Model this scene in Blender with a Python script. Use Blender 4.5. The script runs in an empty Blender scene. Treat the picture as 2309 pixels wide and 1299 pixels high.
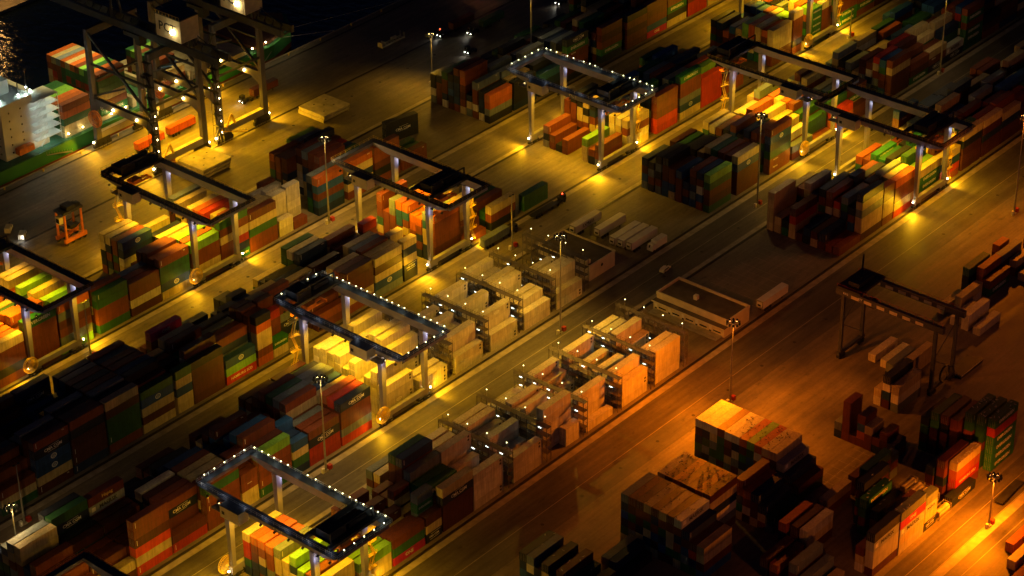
import bpy, math, random
import numpy as np
from mathutils import Vector, Matrix
random.seed(7)
S = bpy.context.scene
COL = S.collection
R_ = math.radians
# ------------------------------------------------------------------ camera
F_PX, IMG_W, IMG_H = 5351.13, 2309.0, 1299.0
YAW, PITCH, ROLL, CAM_H = R_(40.8246), R_(31.0466), R_(-0.7546), 385.0
fw = Vector((math.cos(PITCH)*math.cos(YAW), math.cos(PITCH)*math.sin(YAW), -math.sin(PITCH)))
rt = Vector((math.sin(YAW), -math.cos(YAW), 0)); up = rt.cross(fw)
c_, s_ = math.cos(ROLL), math.sin(ROLL)
rt, up = c_*rt + s_*up, -s_*rt + c_*up
cd = bpy.data.cameras.new('camera'); cam = bpy.data.objects.new('camera', cd); COL.objects.link(cam)
cam.matrix_world = Matrix(((rt.x, up.x, -fw.x, 0), (rt.y, up.y, -fw.y, 0), (rt.z, up.z, -fw.z, CAM_H), (0, 0, 0, 1)))
cd.lens = F_PX/IMG_W*36.0; cd.clip_end = 5000; cd.clip_start = 1
S.camera = cam
# ------------------------------------------------------------------ materials
MATS = {}
def nodes(m):
    m.use_nodes = True
    return m.node_tree.nodes, m.node_tree.links
def paint(name, col, rough=.55, metal=0.0, var=.25, scale=.6, stretch=(1, 1, 1), spec=.4):
    """painted or bare surface with uneven tone, dirt patches and uneven gloss"""
    if name in MATS: return MATS[name]
    m = bpy.data.materials.new(name); N, L = nodes(m); b = N['Principled BSDF']
    tc = N.new('ShaderNodeTexCoord'); mp = N.new('ShaderNodeMapping'); mp.inputs['Scale'].default_value = stretch
    nz = N.new('ShaderNodeTexNoise'); nz.inputs['Scale'].default_value = scale; nz.inputs['Detail'].default_value = 6
    L.new(tc.outputs['Object'], mp.inputs['Vector']); L.new(mp.outputs['Vector'], nz.inputs['Vector'])
    rp = N.new('ShaderNodeValToRGB'); rp.color_ramp.elements[0].position = .3; rp.color_ramp.elements[1].position = .7
    rp.color_ramp.elements[0].color = tuple(c*(1-var) for c in col)+(1,)
    rp.color_ramp.elements[1].color = tuple(min(1, c*(1+var)) for c in col)+(1,)
    L.new(nz.outputs['Fac'], rp.inputs['Fac']); L.new(rp.outputs['Color'], b.inputs['Base Color'])
    mr = N.new('ShaderNodeMapRange'); mr.inputs['To Min'].default_value = max(.05, rough-.12); mr.inputs['To Max'].default_value = min(1, rough+.12)
    L.new(nz.outputs['Fac'], mr.inputs['Value']); L.new(mr.outputs['Result'], b.inputs['Roughness'])
    b.inputs['Metallic'].default_value = metal; b.inputs['Specular IOR Level'].default_value = spec
    MATS[name] = m
    return m
def glow(name, col, strength):
    if name in MATS: return MATS[name]
    m = bpy.data.materials.new(name); N, L = nodes(m); b = N['Principled BSDF']
    b.inputs['Base Color'].default_value = (*col, 1); b.inputs['Emission Color'].default_value = (*col, 1)
    b.inputs['Emission Strength'].default_value = strength
    m.cycles.emission_sampling = 'NONE'
    MATS[name] = m
    return m
def container_mat(name, use_attr):
    m = bpy.data.materials.new(name); N, L = nodes(m); b = N['Principled BSDF']
    if use_attr:
        src = N.new('ShaderNodeAttribute'); src.attribute_name = 'paint_tone'; colr = src.outputs['Color']
    else:
        src = N.new('ShaderNodeObjectInfo'); colr = src.outputs['Color']
    ge = N.new('ShaderNodeNewGeometry')
    nz = N.new('ShaderNodeTexNoise'); nz.inputs['Scale'].default_value = .45; nz.inputs['Detail'].default_value = 7; nz.inputs['Roughness'].default_value = .65
    L.new(ge.outputs['Position'], nz.inputs['Vector'])
    mp = N.new('ShaderNodeMapping'); mp.inputs['Scale'].default_value = (1.3, 1.3, .12)      # streaks of run-off, upright
    n2 = N.new('ShaderNodeTexNoise'); n2.inputs['Scale'].default_value = 1.6; n2.inputs['Detail'].default_value = 4
    L.new(ge.outputs['Position'], mp.inputs['Vector']); L.new(mp.outputs['Vector'], n2.inputs['Vector'])
    r1 = N.new('ShaderNodeMapRange'); r1.inputs['From Min'].default_value = .3; r1.inputs['From Max'].default_value = .7; r1.inputs['To Min'].default_value = .78; r1.inputs['To Max'].default_value = 1.1
    r2 = N.new('ShaderNodeMapRange'); r2.inputs['From Min'].default_value = .35; r2.inputs['From Max'].default_value = .65; r2.inputs['To Min'].default_value = .8; r2.inputs['To Max'].default_value = 1.1
    L.new(nz.outputs['Fac'], r1.inputs['Value']); L.new(n2.outputs['Fac'], r2.inputs['Value'])
    mu = N.new('ShaderNodeMath'); mu.operation = 'MULTIPLY'; L.new(r1.outputs['Result'], mu.inputs[0]); L.new(r2.outputs['Result'], mu.inputs[1])
    mx = N.new('ShaderNodeMix'); mx.data_type = 'RGBA'; mx.blend_type = 'MULTIPLY'; mx.inputs['Factor'].default_value = 1
    L.new(colr, mx.inputs['A']); L.new(mu.outputs['Value'], mx.inputs['B'])
    # rust patches
    n3 = N.new('ShaderNodeTexNoise'); n3.inputs['Scale'].default_value = .9; n3.inputs['Detail'].default_value = 8
    L.new(ge.outputs['Position'], n3.inputs['Vector'])
    r3 = N.new('ShaderNodeMapRange'); r3.inputs['From Min'].default_value = .67; r3.inputs['From Max'].default_value = .76; r3.inputs['To Max'].default_value = .35
    L.new(n3.outputs['Fac'], r3.inputs['Value'])
    m2 = N.new('ShaderNodeMix'); m2.data_type = 'RGBA'; L.new(r3.outputs['Result'], m2.inputs['Factor']); L.new(mx.outputs['Result'], m2.inputs['A']); m2.inputs['B'].default_value = (.09, .04, .02, 1)
    L.new(m2.outputs['Result'], b.inputs['Base Color'])
    # corrugation
    wv = N.new('ShaderNodeTexWave'); wv.inputs['Scale'].default_value = 3.4; wv.bands_direction = 'X'
    L.new(ge.outputs['Position'], wv.inputs['Vector'])
    bp = N.new('ShaderNodeBump'); bp.inputs['Strength'].default_value = .35; bp.inputs['Distance'].default_value = .03
    L.new(wv.outputs['Fac'], bp.inputs['Height']); L.new(bp.outputs['Normal'], b.inputs['Normal'])
    b.inputs['Roughness'].default_value = .5; b.inputs['Specular IOR Level'].default_value = .35
    return m
M_BOX = container_mat('container_paint', False); M_BOXM = container_mat('container_paint_mass', True)
M_GREY = paint('crane_grey_paint', (.27, .26, .36), .45, var=.15, scale=.3)
M_NAVY = paint('crane_top_navy', (.055, .06, .085), .5, var=.25)
M_DARK = paint('dark_machinery', (.025, .026, .03), .5, var=.4)
M_STEEL = paint('galvanised_steel', (.33, .32, .30), .5, .3, .25)
M_RACK = paint('weathered_steel', (.13, .11, .09), .6, .2, .3)
M_YEL = paint('safety_yellow', (.75, .50, .05), .5, var=.2)
M_ORG = paint('machine_orange', (.70, .20, .02), .5, var=.2)
M_REDP = paint('red_paint', (.42, .04, .02), .5, var=.25)
M_WHITE = paint('white_paint', (.72, .70, .64), .5, var=.1, scale=.4)
M_CREAM = paint('cream_render', (.62, .55, .40), .8, var=.12, scale=.5)
M_ROOF = paint('roof_felt', (.10, .085, .075), .85, var=.3, scale=.35)
M_RUB = paint('tyre_rubber', (.02, .02, .02), .85, var=.3)
M_GLASS = paint('dark_glass', (.012, .015, .02), .08, var=.1, spec=.6)
M_LETW = paint('white_lettering', (.78, .78, .74), .6, var=.08)
M_LETD = paint('black_lettering', (.02, .02, .025), .6, var=.1)
M_LETY = paint('yellow_lettering', (.75, .55, .12), .6, var=.1)
M_CONC = paint('pale_concrete', (.34, .30, .24), .85, var=.25, scale=.4)
M_RAIL = paint('steel_rail', (.035, .03, .028), .5, .3, .3)
M_HULL = paint('ship_hull_green', (.03, .20, .055), .5, var=.2, scale=.12)
M_BOOT = paint('ship_boot_red', (.20, .045, .02), .6, var=.25, scale=.15)
M_SHIPW = paint('ship_white', (.70, .72, .70), .5, var=.12, scale=.2)
M_DECK = paint('ship_deck', (.16, .07, .045), .7, var=.3)
M_DKG = paint('ship_deck_green', (.04, .14, .08), .7, var=.3)
M_FENCE = paint('hatch_yellowed_steel', (.50, .44, .30), .7, var=.3, scale=.35)
AMB = (1.0, .49, .006); ORA = (1.0, .20, .001); COOL = (.86, 1.0, .80)
G_WARM = glow('lamp_warm', (1.0, .74, .30), 45); G_WALK = glow('lamp_walkway', (1.0, .95, .45), 7)
G_COOL = glow('lamp_cool', (.8, 1.0, .85), 40); G_ORA = glow('lamp_orange', (1.0, .45, .12), 30); G_RED = glow('lamp_red', (1.0, .06, .02), 20)
G_TUBE = glow('lamp_tube', (.85, 1.0, .9), 9); G_HEAD = glow('lamp_headlight', (1.0, .95, .85), 40)
# ------------------------------------------------------------------ mesh builder
class MB:
    def __init__(s): s.v = []; s.f = []; s.mi = []; s.cur = 0
    def box(s, x0, x1, y0, y1, z0, z1):
        n = len(s.v)
        s.v += [(x0,y0,z0),(x1,y0,z0),(x1,y1,z0),(x0,y1,z0),(x0,y0,z1),(x1,y0,z1),(x1,y1,z1),(x0,y1,z1)]
        for q in ((0,3,2,1),(4,5,6,7),(0,1,5,4),(1,2,6,5),(2,3,7,6),(3,0,4,7)):
            s.f.append(tuple(n+i for i in q)); s.mi.append(s.cur)
        return s
    def bar(s, a, b, w, h=None):
        a, b = Vector(a), Vector(b); h = h or w; d = (b-a)
        if d.length < 1e-6: return s
        d.normalize(); t = Vector((0,0,1)) if abs(d.z) < .95 else Vector((1,0,0))
        r = d.cross(t).normalized(); u = r.cross(d); n = len(s.v)
        for p in (a, b):
            for i, j in ((-1,-1),(1,-1),(1,1),(-1,1)):
                s.v.append(tuple(p + r*(i*w/2) + u*(j*h/2)))
        for q in ((3,2,1,0),(4,5,6,7),(0,1,5,4),(1,2,6,5),(2,3,7,6),(3,0,4,7)):
            s.f.append(tuple(n+i for i in q)); s.mi.append(s.cur)
        return s
    def cone(s, a, b, r0, r1, k=10, caps=True):
        a, b = Vector(a), Vector(b); d = (b-a).normalized(); t = Vector((0,0,1)) if abs(d.z) < .95 else Vector((1,0,0))
        r = d.cross(t).normalized(); u = r.cross(d); n = len(s.v)
        for p, rad in ((a, r0), (b, r1)):
            for i in range(k):
                an = 2*math.pi*i/k; s.v.append(tuple(p + (r*math.cos(an) + u*math.sin(an))*rad))
        for i in range(k):
            j = (i+1) % k; s.f.append((n+i, n+j, n+k+j, n+k+i)); s.mi.append(s.cur)
        if caps:
            s.f.append(tuple(n+k-1-i for i in range(k))); s.mi.append(s.cur); s.f.append(tuple(n+k+i for i in range(k))); s.mi.append(s.cur)
        return s
    def taper(s, x, y, z0, z1, a0, b0, a1, b1, dx=0, dy=0):
        n = len(s.v)
        for z, a, b, ox, oy in ((z0, a0, b0, 0, 0), (z1, a1, b1, dx, dy)):
            s.v += [(x+ox-a/2, y+oy-b/2, z), (x+ox+a/2, y+oy-b/2, z), (x+ox+a/2, y+oy+b/2, z), (x+ox-a/2, y+oy+b/2, z)]
        for q in ((0,3,2,1),(4,5,6,7),(0,1,5,4),(1,2,6,5),(2,3,7,6),(3,0,4,7)):
            s.f.append(tuple(n+i for i in q)); s.mi.append(s.cur)
        return s
    def ball(s, c, r, k=8, m=5, sq=(1, 1, 1)):
        n = len(s.v)
        for j in range(m+1):
            ph = math.pi*j/m
            for i in range(k):
                an = 2*math.pi*i/k
                s.v.append((c[0]+r*sq[0]*math.sin(ph)*math.cos(an), c[1]+r*sq[1]*math.sin(ph)*math.sin(an), c[2]+r*sq[2]*math.cos(ph)))
        for j in range(m):
            for i in range(k):
                q = (i+1) % k; s.f.append((n+j*k+i, n+(j+1)*k+i, n+(j+1)*k+q, n+j*k+q)); s.mi.append(s.cur)
        return s
    def prism(s, pts, y0, y1, axis='y'):
        """outline in (x,z) swept along y, or in (x,y) swept along z"""
        n = len(s.v); k = len(pts)
        for e in (y0, y1):
            for p in pts: s.v.append((p[0], e, p[1]) if axis == 'y' else (p[0], p[1], e) if axis == 'z' else (e, p[0], p[1]))
        s.f.append(tuple(n+i for i in range(k))); s.mi.append(s.cur); s.f.append(tuple(n+k+k-1-i for i in range(k))); s.mi.append(s.cur)
        for i in range(k):
            j = (i+1) % k; s.f.append((n+j, n+i, n+k+i, n+k+j)); s.mi.append(s.cur)
        return s
    def mesh(s, name, mats):
        me = bpy.data.meshes.new(name); me.from_pydata(s.v, [], s.f)
        for m in (mats if isinstance(mats, (list, tuple)) else [mats]): me.materials.append(m)
        if isinstance(mats, (list, tuple)): me.polygons.foreach_set('material_index', s.mi)
        me.update(); return me
    def obj(s, name, mats, parent=None):
        o = bpy.data.objects.new(name, s.mesh(name, mats)); COL.objects.link(o)
        if parent: o.parent = parent
        return o
def tag(o, label=None, cat=None, group=None, kind=None):
    if label: o['label'] = label
    if cat: o['category'] = cat
    if group: o['group'] = group
    if kind: o['kind'] = kind
    return o
def thing(name, label, cat, loc=(0, 0, 0), rz=0, group=None):
    o = bpy.data.objects.new(name, None); COL.objects.link(o); o.location = loc; o.rotation_euler.z = rz; o.empty_display_size = .5
    return tag(o, label, cat, group)
def kids(o): return [x for x in bpy.data.objects if x.parent == o]
def copy_tree(o, parent=None):
    c = o.copy(); COL.objects.link(c)
    if parent: c.parent = parent
    for ch in kids(o): copy_tree(ch, c)
    return c
def lamp(kind, loc, energy, col, size=.3, spot=None, blend=.4, aim=None, parent=None):
    l = bpy.data.lights.new('light', kind); l.energy = energy; l.color = col; l.shadow_soft_size = size
    if spot: l.spot_size = R_(spot); l.spot_blend = blend
    o = bpy.data.objects.new('light', l); COL.objects.link(o); o.location = loc
    if aim is not None: o.rotation_euler = (Vector(aim)-Vector(loc)).to_track_quat('-Z', 'Y').to_euler()
    if parent: o.parent = parent
    return o
TEXTS = {}
def text_mesh(txt, size, mat, thick=.012):
    key = (txt, size, mat.name)
    if key not in TEXTS:
        cu = bpy.data.curves.new('t', 'FONT'); cu.body = txt; cu.size = size; cu.extrude = thick; cu.align_x = 'CENTER'; cu.align_y = 'CENTER'; cu.resolution_u = 2; cu.offset = size*.012
        ob = bpy.data.objects.new('t', cu); COL.objects.link(ob)
        me = bpy.data.meshes.new_from_object(ob.evaluated_get(bpy.context.evaluated_depsgraph_get()))
        bpy.data.objects.remove(ob); bpy.data.curves.remove(cu)
        me.materials.clear(); me.materials.append(mat); TEXTS[key] = me
    return TEXTS[key]
FACE_NEAR = (R_(90), 0, 0)              # reads from -y
FACE_LEFT = (R_(90), 0, R_(-90))        # reads from -x
def lettering(txt, size, loc, rot, parent, mat=M_LETW, name='lettering', sx=1):
    o = bpy.data.objects.new(name, text_mesh(txt, size, mat)); COL.objects.link(o); o.location = loc; o.rotation_euler = rot; o.scale.x = sx; o.parent = parent
    return o
# ------------------------------------------------------------------ the yard's container stacks
RAIL_Y = {1: 495.7, 2: 445.0, 3: 397.0, 4: 348.0}; ROW0, PITCH_Y = 1.75, 2.87
# tone: (base colour, words, side text, text size, text material)
TONE = {'r': ((.17,.045,.02), 'rust brown'), 'q': ((.085,.024,.02), 'dark maroon'), 'R': ((.40,.035,.015), 'bright red'), 'o': ((.42,.105,.02), 'orange'),
 'b': ((.012,.03,.10), 'navy blue'), 'B': ((.02,.09,.30), 'bright blue'), 'O': ((.018,.065,.21), 'oval-badged blue'), 's': ((.15,.19,.23), 'slate grey'),
 'g': ((.025,.11,.04), 'dark green'), 'E': ((.02,.15,.05), 'white-lettered green'), 'l': ((.17,.40,.06), 'lime green'), 'w': ((.62,.58,.48), 'cream white'),
 'y': ((.50,.41,.22), 'tan'), 'm': ((.45,.02,.14), 'magenta'), 'd': ((.012,.016,.03), 'blue-black'), 'C': ((.012,.022,.06), 'white-lettered navy'),
 'G': ((.26,.26,.26), 'mid grey'), 'M': ((.40,.44,.47), 'black-lettered grey'), 'H': ((.38,.02,.015), 'white-lettered red'), 'T': ((.17,.045,.025), 'white-lettered brown'),
 'X': ((.12,.03,.02), 'orange-lettered maroon'), 'h': ((.44,.11,.02), 'dark-lettered orange')}
SIDE = {'E': ('EVERGREEN', 1.5, 'w', 0), 'C': ('CMA CGM', 1.35, 'w', .4), 'M': ('MAERSK', 1.7, 'd', .4), 'm': ('ONE', 1.5, 'w', 0), 'H': ('HAMBURG SÜD', 1.25, 'w', 0),
        'T': ('TRITON', .75, 'w', -2.6), 'X': ('Hapag', 1.5, 'y', .4), 'h': ('Hapag-Lloyd', 1.3, 'd', 0)}
NEAR_PAL = 'rrqqbBbOsgEyywTdCs'
BAYS = """
1 342.8 12 rdrry 5ro 5qo 5ro 5y 5rr 5y 5oo 4r 4g #nearest the cabin end of crane 01
1 355.4 12 rrrrrE 5rr 6ro 6qo 5yy 5g 5y 5r 5r 5y #under crane 01's near legs
1 368.4 12 lsrqso 6rg 6gl 5rr 6yy 5sb 6gl 5br 6oy 6yy #under crane 01's far girder
1 383.3 12 grrgg 5rr 4qr 4ss 3rr 2q 2r 1s - - #just right of crane 01
1 396.2 12 qwrr 4rr 4rs 3qr 2r 1q - - - - #midway between cranes 01 and 02
1 408.9 12 yOggr 5yrr 5qrr 5wrr 3q 2s 5wbO 5rr 5by 5yy #just left of crane 02
1 421.8 12 ryrrl 5qo 5gl 4yy 4yy 4ry 4rC 3l 4y 3y #behind crane 02's near leg
1 434.5 6 brryrg 4y 3y 3l - - - - - - #between crane 02's near legs
1 440.8 6 EbRyrg 5r 5r 5y - - - - - - #at crane 02's right leg
1 438.3 12 - - - - 5rR 5ro 5ry 4yy 5yy 5rs 5ro #under crane 02's girders
1 447.3 12 rrgyr 5ry 5ry 4w 4w - - - - - #right of crane 02's right leg
1 460.5 6 ww wwwww 5w 3y 4w 3r - - - - #where the tan stacks end
1 467 6 r wwwww 4w 3r 4w 4r - - - - #beside the slim mast's foot
1 478.6 12 bBrBo 5bs - - - - - - - - #behind the tall quayside mast
1 485.5 12 - - 6qrr 6qrr 6brs 6wyqr - - - - #in the quayside pile's middle
1 481.4 12 - - - - - - 5brr 5qrr 5gro - #in the quayside pile's corner
1 492.5 12 rybyo 4r 5g 5b 5R 5r 6d 5r 5s 5l #left of crane 04's far leg
1 506.0 12 rdqrr 4r 3q 2r 1q - - - - - #beside crane 04's far leg
1 519.4 12 rr 2gg 2sg 1r - - - - - - #at the pile's low right end
1 565 12 dsoo 4bd 5rs 3b 6qroo 6dr 5bd 5rg 4rd 4dd #left of crane with lit handrails
1 578.3 12 bddd 4ry 5bs 4b 5s 4g 4d 4d 3g 3g #behind the lit crane's left leg
1 592.5 12 dbB 4Bd 4d 5s 5b 4q 5d 4g 3d 3d #behind the lit crane's frame
1 608.3 12 dqTTEC 5d 5s 5b 5s 5d 4q 4d 4g 3g #beyond the lit crane's trolley
1 628.5 12 bErqr 4q 4d 5g 5y 4d 4q 4g 3d 3d #right of the lit crane's trolley
1 643.9 12 qrqrd 4b 4q *4 #in the dark beyond crane A
1 656.3 12 mBrrr 4q 5r *4 #over the magenta box
1 669 12 ydErq 4q *4 #at the top edge lane
1 682 12 RRrrr 5q *4 #with the red walls up top
1 695 12 ywyr 4y *4 #with tan walls up top
1 708 12 yyy 4o *3 #near the topmost crane's far leg
1 721 12 rr 3r *3 #behind the topmost crane
2 304.2 12 gyr 4rro 5qro 5ry 5r 5q *4 #at the left frame edge
2 317 12 qyOOCr 6rr 6qs 5y *5 #beside the two oval badges
2 329.9 12 bqqqdr 6rr 6qq 6bs 5r *5 #right of the two oval badges
2 342.6 12 rgggqy 6bd 6rs 6qr 6d 6r 6s 6b #in the dark long block
2 355.6 12 yqyOg 5q 6dd 6bs 6rr 6rr 6b 6r #in the dark block's middle
2 368.8 6 yyOyg 4q 5d 5r 5y - - #at the dark block's short gap
2 375.2 12 qqqqd 6q 5g 6rq 6sy 4r 6rm 4r 3q - #left of the oval and red trio
2 388 12 HlO 5sbr 5bbq 5qs 5dd 4q 3g 4b - - #where the red lettered box lies
2 401 6 oryyod 6rr 6qr 6rq 5d 5b 4b - - - #left of crane 06's yellow stair
2 407.5 6 yE 5bTrR 6rr 6ry 5d 5s 5b 4b 4d - #behind crane 06's yellow stair
2 414.2 12 - - 4r 4q 5r 4yr 4y 3d - - #above crane 06's trolley
2 426.6 12 qr 3q 3r 3g 4q 4y 4b 4d 3d 3y #left of the big tan wall
2 439.2 12 ryqqq 5qr 5ry 4q 3y 4q 3r 5bb 5gw 5gg #at the big maroon wall
2 452.3 12 sOyqy 5yy 5qr 5rs 5yy 3r 4q 5yr 4y - #at the big tan wall
2 465.3 6 dCyby 4yy 5yy - - - 5rR - - - #at the tan wall's right end
2 480 12 dqrrro 5bbyyBs 5brbro 5ryroo 6ryrBo 6qrrBBo 6ryrrss 4yrrr 6rygrrr - #under crane 04
2 492.4 12 r 2rq 5ywywy 4rs 5yy 4gg 4r - - - #right of crane 04's legs
2 507.2 12 dry 2bg 3qr 3gg 3yy 3rs - - - - #behind the terminal truck
2 523.8 12 gg - - - - - - - - - #alone at the row's end
2 564.2 12 srr 1dr 3yyl - - 2rr 1d 2rr 3Gdr - #front rows under the lit crane
2 579.2 12 4ywry 4yw 4wwy 5bds 2y 5yrbd 5rydy 5ryyd 5rrd 4rr #back rows under the lit crane
2 595.8 12 RRrrr 5db 4sb 5g 4r *4 #at the red wall
2 609.6 12 yOsrrE 5rg 5ry 5dC *4 #left of crane 05's yellow stair
2 622.3 12 RRRR 5ol 5ro 4sy 5b 4r *4 #the orange-red wall by crane 05
2 636 12 2rr 2qr 3b *3 #behind crane 05's far girder
2 666 12 rryyy 5ro 5yy 5oo 5ll 4y *4 #left of the topmost crane
2 679.2 6 rdrrry 5gl 5ll 5yy 5lo *4 #at the topmost crane's left leg
2 691.9 6 EEEEE 5rl 5oo 5yy *4 #the lettered green tower up top
2 698.3 6 Errrw 5rr 5yl *4 #right of the green tower
2 710.7 12 EErr 4rg 4ro *4 #past the topmost crane's stair
2 723.2 12 rEr 4q *4 #second past the topmost crane
2 736 12 qr 4r *4 #at the top frame edge lane
2 749 12 rq 4b *4 #last before the top frame edge
3 284.6 12 rrr 4rr 4qr 5rr 4gO 6ryy 6rys 5bgys 4b - #in the bottom left corner
3 297.3 12 qy 3qq 3q 3r 4q 4d 6rgCg 6rdd 3r 2r #beside the corner slim mast
3 310 12 RyRqrr 3qq 3q 3q 4dq 4q 6rrMX 5rw 2r - #at the red and tan bands
3 322.8 12 Rq 5rqqCr 5qr 5q 5gOw 4b 3q 3d 2q 2d #left of crane 08's far end
3 335.5 12 rrrrgr 5qr 5qy 5qy 5qr 5bO 4b 4d 3q 3q #behind crane 08's far end
3 348.4 6 yyTr 4r 5q 4q 4b 4d 3q - - - #short boxes behind crane 08
3 355.1 12 grrrl 5qq 6rrr 6rqB 5rB 4qq 5q 4q 3ry 3rq #left of the short blue boxes
3 367.9 6 bgyO 4b 5sOB 4r 3b 4q 4q - - - #the short blue boxes
3 374.4 12 RRCr 4rr 4ss 6rrryr 6rrs 6rrg 6qqr 5qq 4q 4q #left of crane 06's cable reel
3 387.3 12 RsrrC 5rR 5ro 5ry 5rO 5gs 5rs 5rd 4g 4q #beside crane 06's cable reel
3 561.8 12 gqrgl 5rb 5bqr 3b 4rO 4rr 5d 5d 4d 4b #left end of the lone mast's block
3 577.4 12 qqqOy 5rq 5rr 5bg 5ry 4sy 4dd 4dd 4g 4q #behind the lone mast
3 596.2 12 TTgbOr 5gr 5qr 5rb 4d 5rOr 4bEd 4r 4w 4y #left of crane 05's cable reel
3 609.6 12 2rs 3rw 4ry 4gy 5by 4bw 5ro 4oy 4w - #front boxes under crane 05
3 622.2 12 1r 3rgg 4rg 5gr 5ro 5ry 5oo 4rl 5rs 4y #back boxes under crane 05
3 634.9 12 ooR 4rg 3q *3 #at crane 05's lit right wheels
3 647.5 12 qq 4q 3r *3 #under crane 07's far end
3 671.8 12 qqqyr 5rgB 5ryR 4wr 4rq 2y *3 #with the tall slim mast
3 685.3 12 Eqr 4r 5rq 5rR 3w 3y *3 #right of the tall slim mast
3 697.2 12 CTy 3T 4gy 5ry 3w *3 #two bays right of the mast
3 709.5 12 CM 4gb 5ry 4yw *4 #three bays right of the mast
3 722.8 12 gEErEr 6wgRB 5r *4 #the dark lettered green tower
3 736 12 rqd 5qb *5 #past the dark green tower
3 749 12 bqr 5q *5 #second past the dark tower
3 762 12 qyd 4d *5 #right frame edge, top lane
4 329 12 4yyyy 4rr 4yl 5bl 4yy 5yys 5rro 5ro 5qro 5gRRy - #under crane 08
4 342.8 12 3yyl 3rl 4ry 4ro 4rR 3y 3r - - - #under crane 08's right end
4 355.8 12 mgr 3qr 2y 3rq 2r 3rr - 3r - - #right of crane 08's stair
4 368.6 6 Cyq 5rgsEs 2q 2y 4r 3r 3r - - - #second right of crane 08
4 375.4 12 qqqCy 3rr 4sE 4gE 5gs 6rrb 6rrg - 3ry 3s #left of the dark rack
4 565.4 12 r 1r 2qb 2q 2b 1q 4yyRq 2d 2yy yyyyy #at the tan towers
4 577.7 12 qyysyb 4rd 5gs 4yR 5rr 5rd 4yb 5yw 4r 4y #right of the tan towers
4 590.6 6 ryyqr 4rw 5bd 4rr 5qb 4r 4d - - - #at crane 07's left wheel lamp
4 597.3 12 Ryrro 5qdy 5bws 4rhh 4dd 4r 3gg 2b - - #under crane 07's near leg
4 612.9 12 rEEy 4rrl 5qEg 4rw 4dd 4rE 4gE 3r 3o - #under crane 07's trolley
4 625.5 12 rROy 5rr 4gy 4r 5gE 4d 3rr 3r - - #at crane 07's right leg
4 639.8 12 qqqdy 5qg 4qb 5q 4r *4 #right of crane 07
4 653 12 qqbqy 5qr 4r 5q *4 #second right of crane 07
4 665.6 12 qqby 5qr 5q *4 #third right of crane 07
4 678.4 12 qrq 4rr 4qo *4 #fourth right of crane 07
4 691 12 qdr 4qs 4rg 4b *3 #fifth right of crane 07
4 704 12 rqq 4ro 3rl 3y *3 #sixth right of crane 07
4 717 12 qr 4qr 4rg *3 #at the right frame edge, upper lane
"""
REEFERS = """
3 405 12 4 5 4 3 5 4 5 5 5 5 #under crane 06
3 419.6 12 2 2 1 - 4 5 5 - 4 5 #under crane 06's right legs
3 435.6 12 2 4 - 3 4 - 4 2 - - #right of crane 06
3 451.6 12 2 4 2 - 4 3 - 4 3 - #second bay right of crane 06
3 467.2 12 2 3 3 - 4 4 - 3 4 - #third bay right of crane 06
3 482.9 12 2 4 4 3 3 2 - - - - #in front of the flat roofed building
4 387.9 12 4 2 - 3 5 3 4 4 - - #in the dark rack's left bay
4 404.6 12 3 - 2 4 - 3 4 4 - - #in the dark rack's right bay
4 427.4 6 2 - - - - - - - - - #short, at the rack's foot
4 420.7 12 - 5 3 - 4 4 3 3 2 - #behind the lamp-lit rack
4 436.4 12 1 4 3 - - 2 3 4 2 - #left of the middle orange rack
4 452.5 12 3 4 3 3 - 3 2 4 - - #right of the middle orange rack
4 468.3 12 4 4 - - 3 4 3 3 3 - #beside the porched building
"""
def hsh(*a):
    h = 2166136261
    for x in a:
        for ch in str(x): h = ((h ^ ord(ch))*16777619) & 0xffffffff
    h ^= h >> 13; h = (h*0x5bd1e995) & 0xffffffff; h ^= h >> 15
    return h
BOXES = []
def put_box(c, x0, y0, z, L, h, bay, row, tier, n, rz=0, reefer=False, W=2.438):
    BOXES.append(dict(c=c, x=x0+L/2, y=y0+W/2, z=z, L=L, h=h, W=W, bay=bay, row=row, tier=tier, n=n, rz=rz, reefer=reefer))
def put_stack(tok, key, x0, y0, L, bay, row, reefer=False, pal=NEAR_PAL):
    if tok == '-': return
    n = None; s = tok
    if tok[0].isdigit(): n = int(tok[0]); s = tok[1:]
    n = n or len(s)
    s = ''.join(pal[hsh(key, i, 'c') % len(pal)] for i in range(n-len(s))) + s
    z = .02
    for i, c in enumerate(s):
        h = 2.591 if hsh(key, i, 'h') % 100 < 30 and n < 6 else 2.896
        if key[0] == 'dep': h = 2.591
        elif n == 6: h = 2.75 if hsh(key, i) % 2 else 2.896
        jx = ((hsh(key, i, 'j') % 100)/100-.5)*.12
        put_box(c, x0+jx, y0, z, L, h, bay, row, i, n, reefer=reefer); z += h+.012
ROWW = ['facing the lane', 'second row back', 'third row back', 'fourth row back', 'fifth row back', 'sixth row back', 'seventh row back', 'eighth row back', 'ninth row back', 'last row back']
def rows_of(spec):
    out = []
    for t in spec:
        if t[0] == '*': out += [('*', int(t[1:]))]*(10-len(out))
        else: out.append(t)
    return out[:10]
for line in BAYS.strip().splitlines():
    spec, phrase = line.split('#'); p = spec.split(); b = int(p[0]); x0 = float(p[1]); L = 12.192 if p[2] == '12' else 6.058
    for r, t in enumerate(rows_of(p[3:])):
        key = (b, p[1], r)
        if isinstance(t, tuple):
            n = t[1] + (hsh(key, 'n') % 3) - 1
            if hsh(key, 'e') % 9 == 0: continue
            t = '%d%s' % (max(1, n), 'rsbBsgydOyoq'[hsh(key, 't') % 12])
        put_stack(t, key, x0 + ((hsh(key, 'x') % 100)/100-.5)*.3, RAIL_Y[b]+ROW0+PITCH_Y*r, L, phrase.strip(), ROWW[r])
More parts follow.
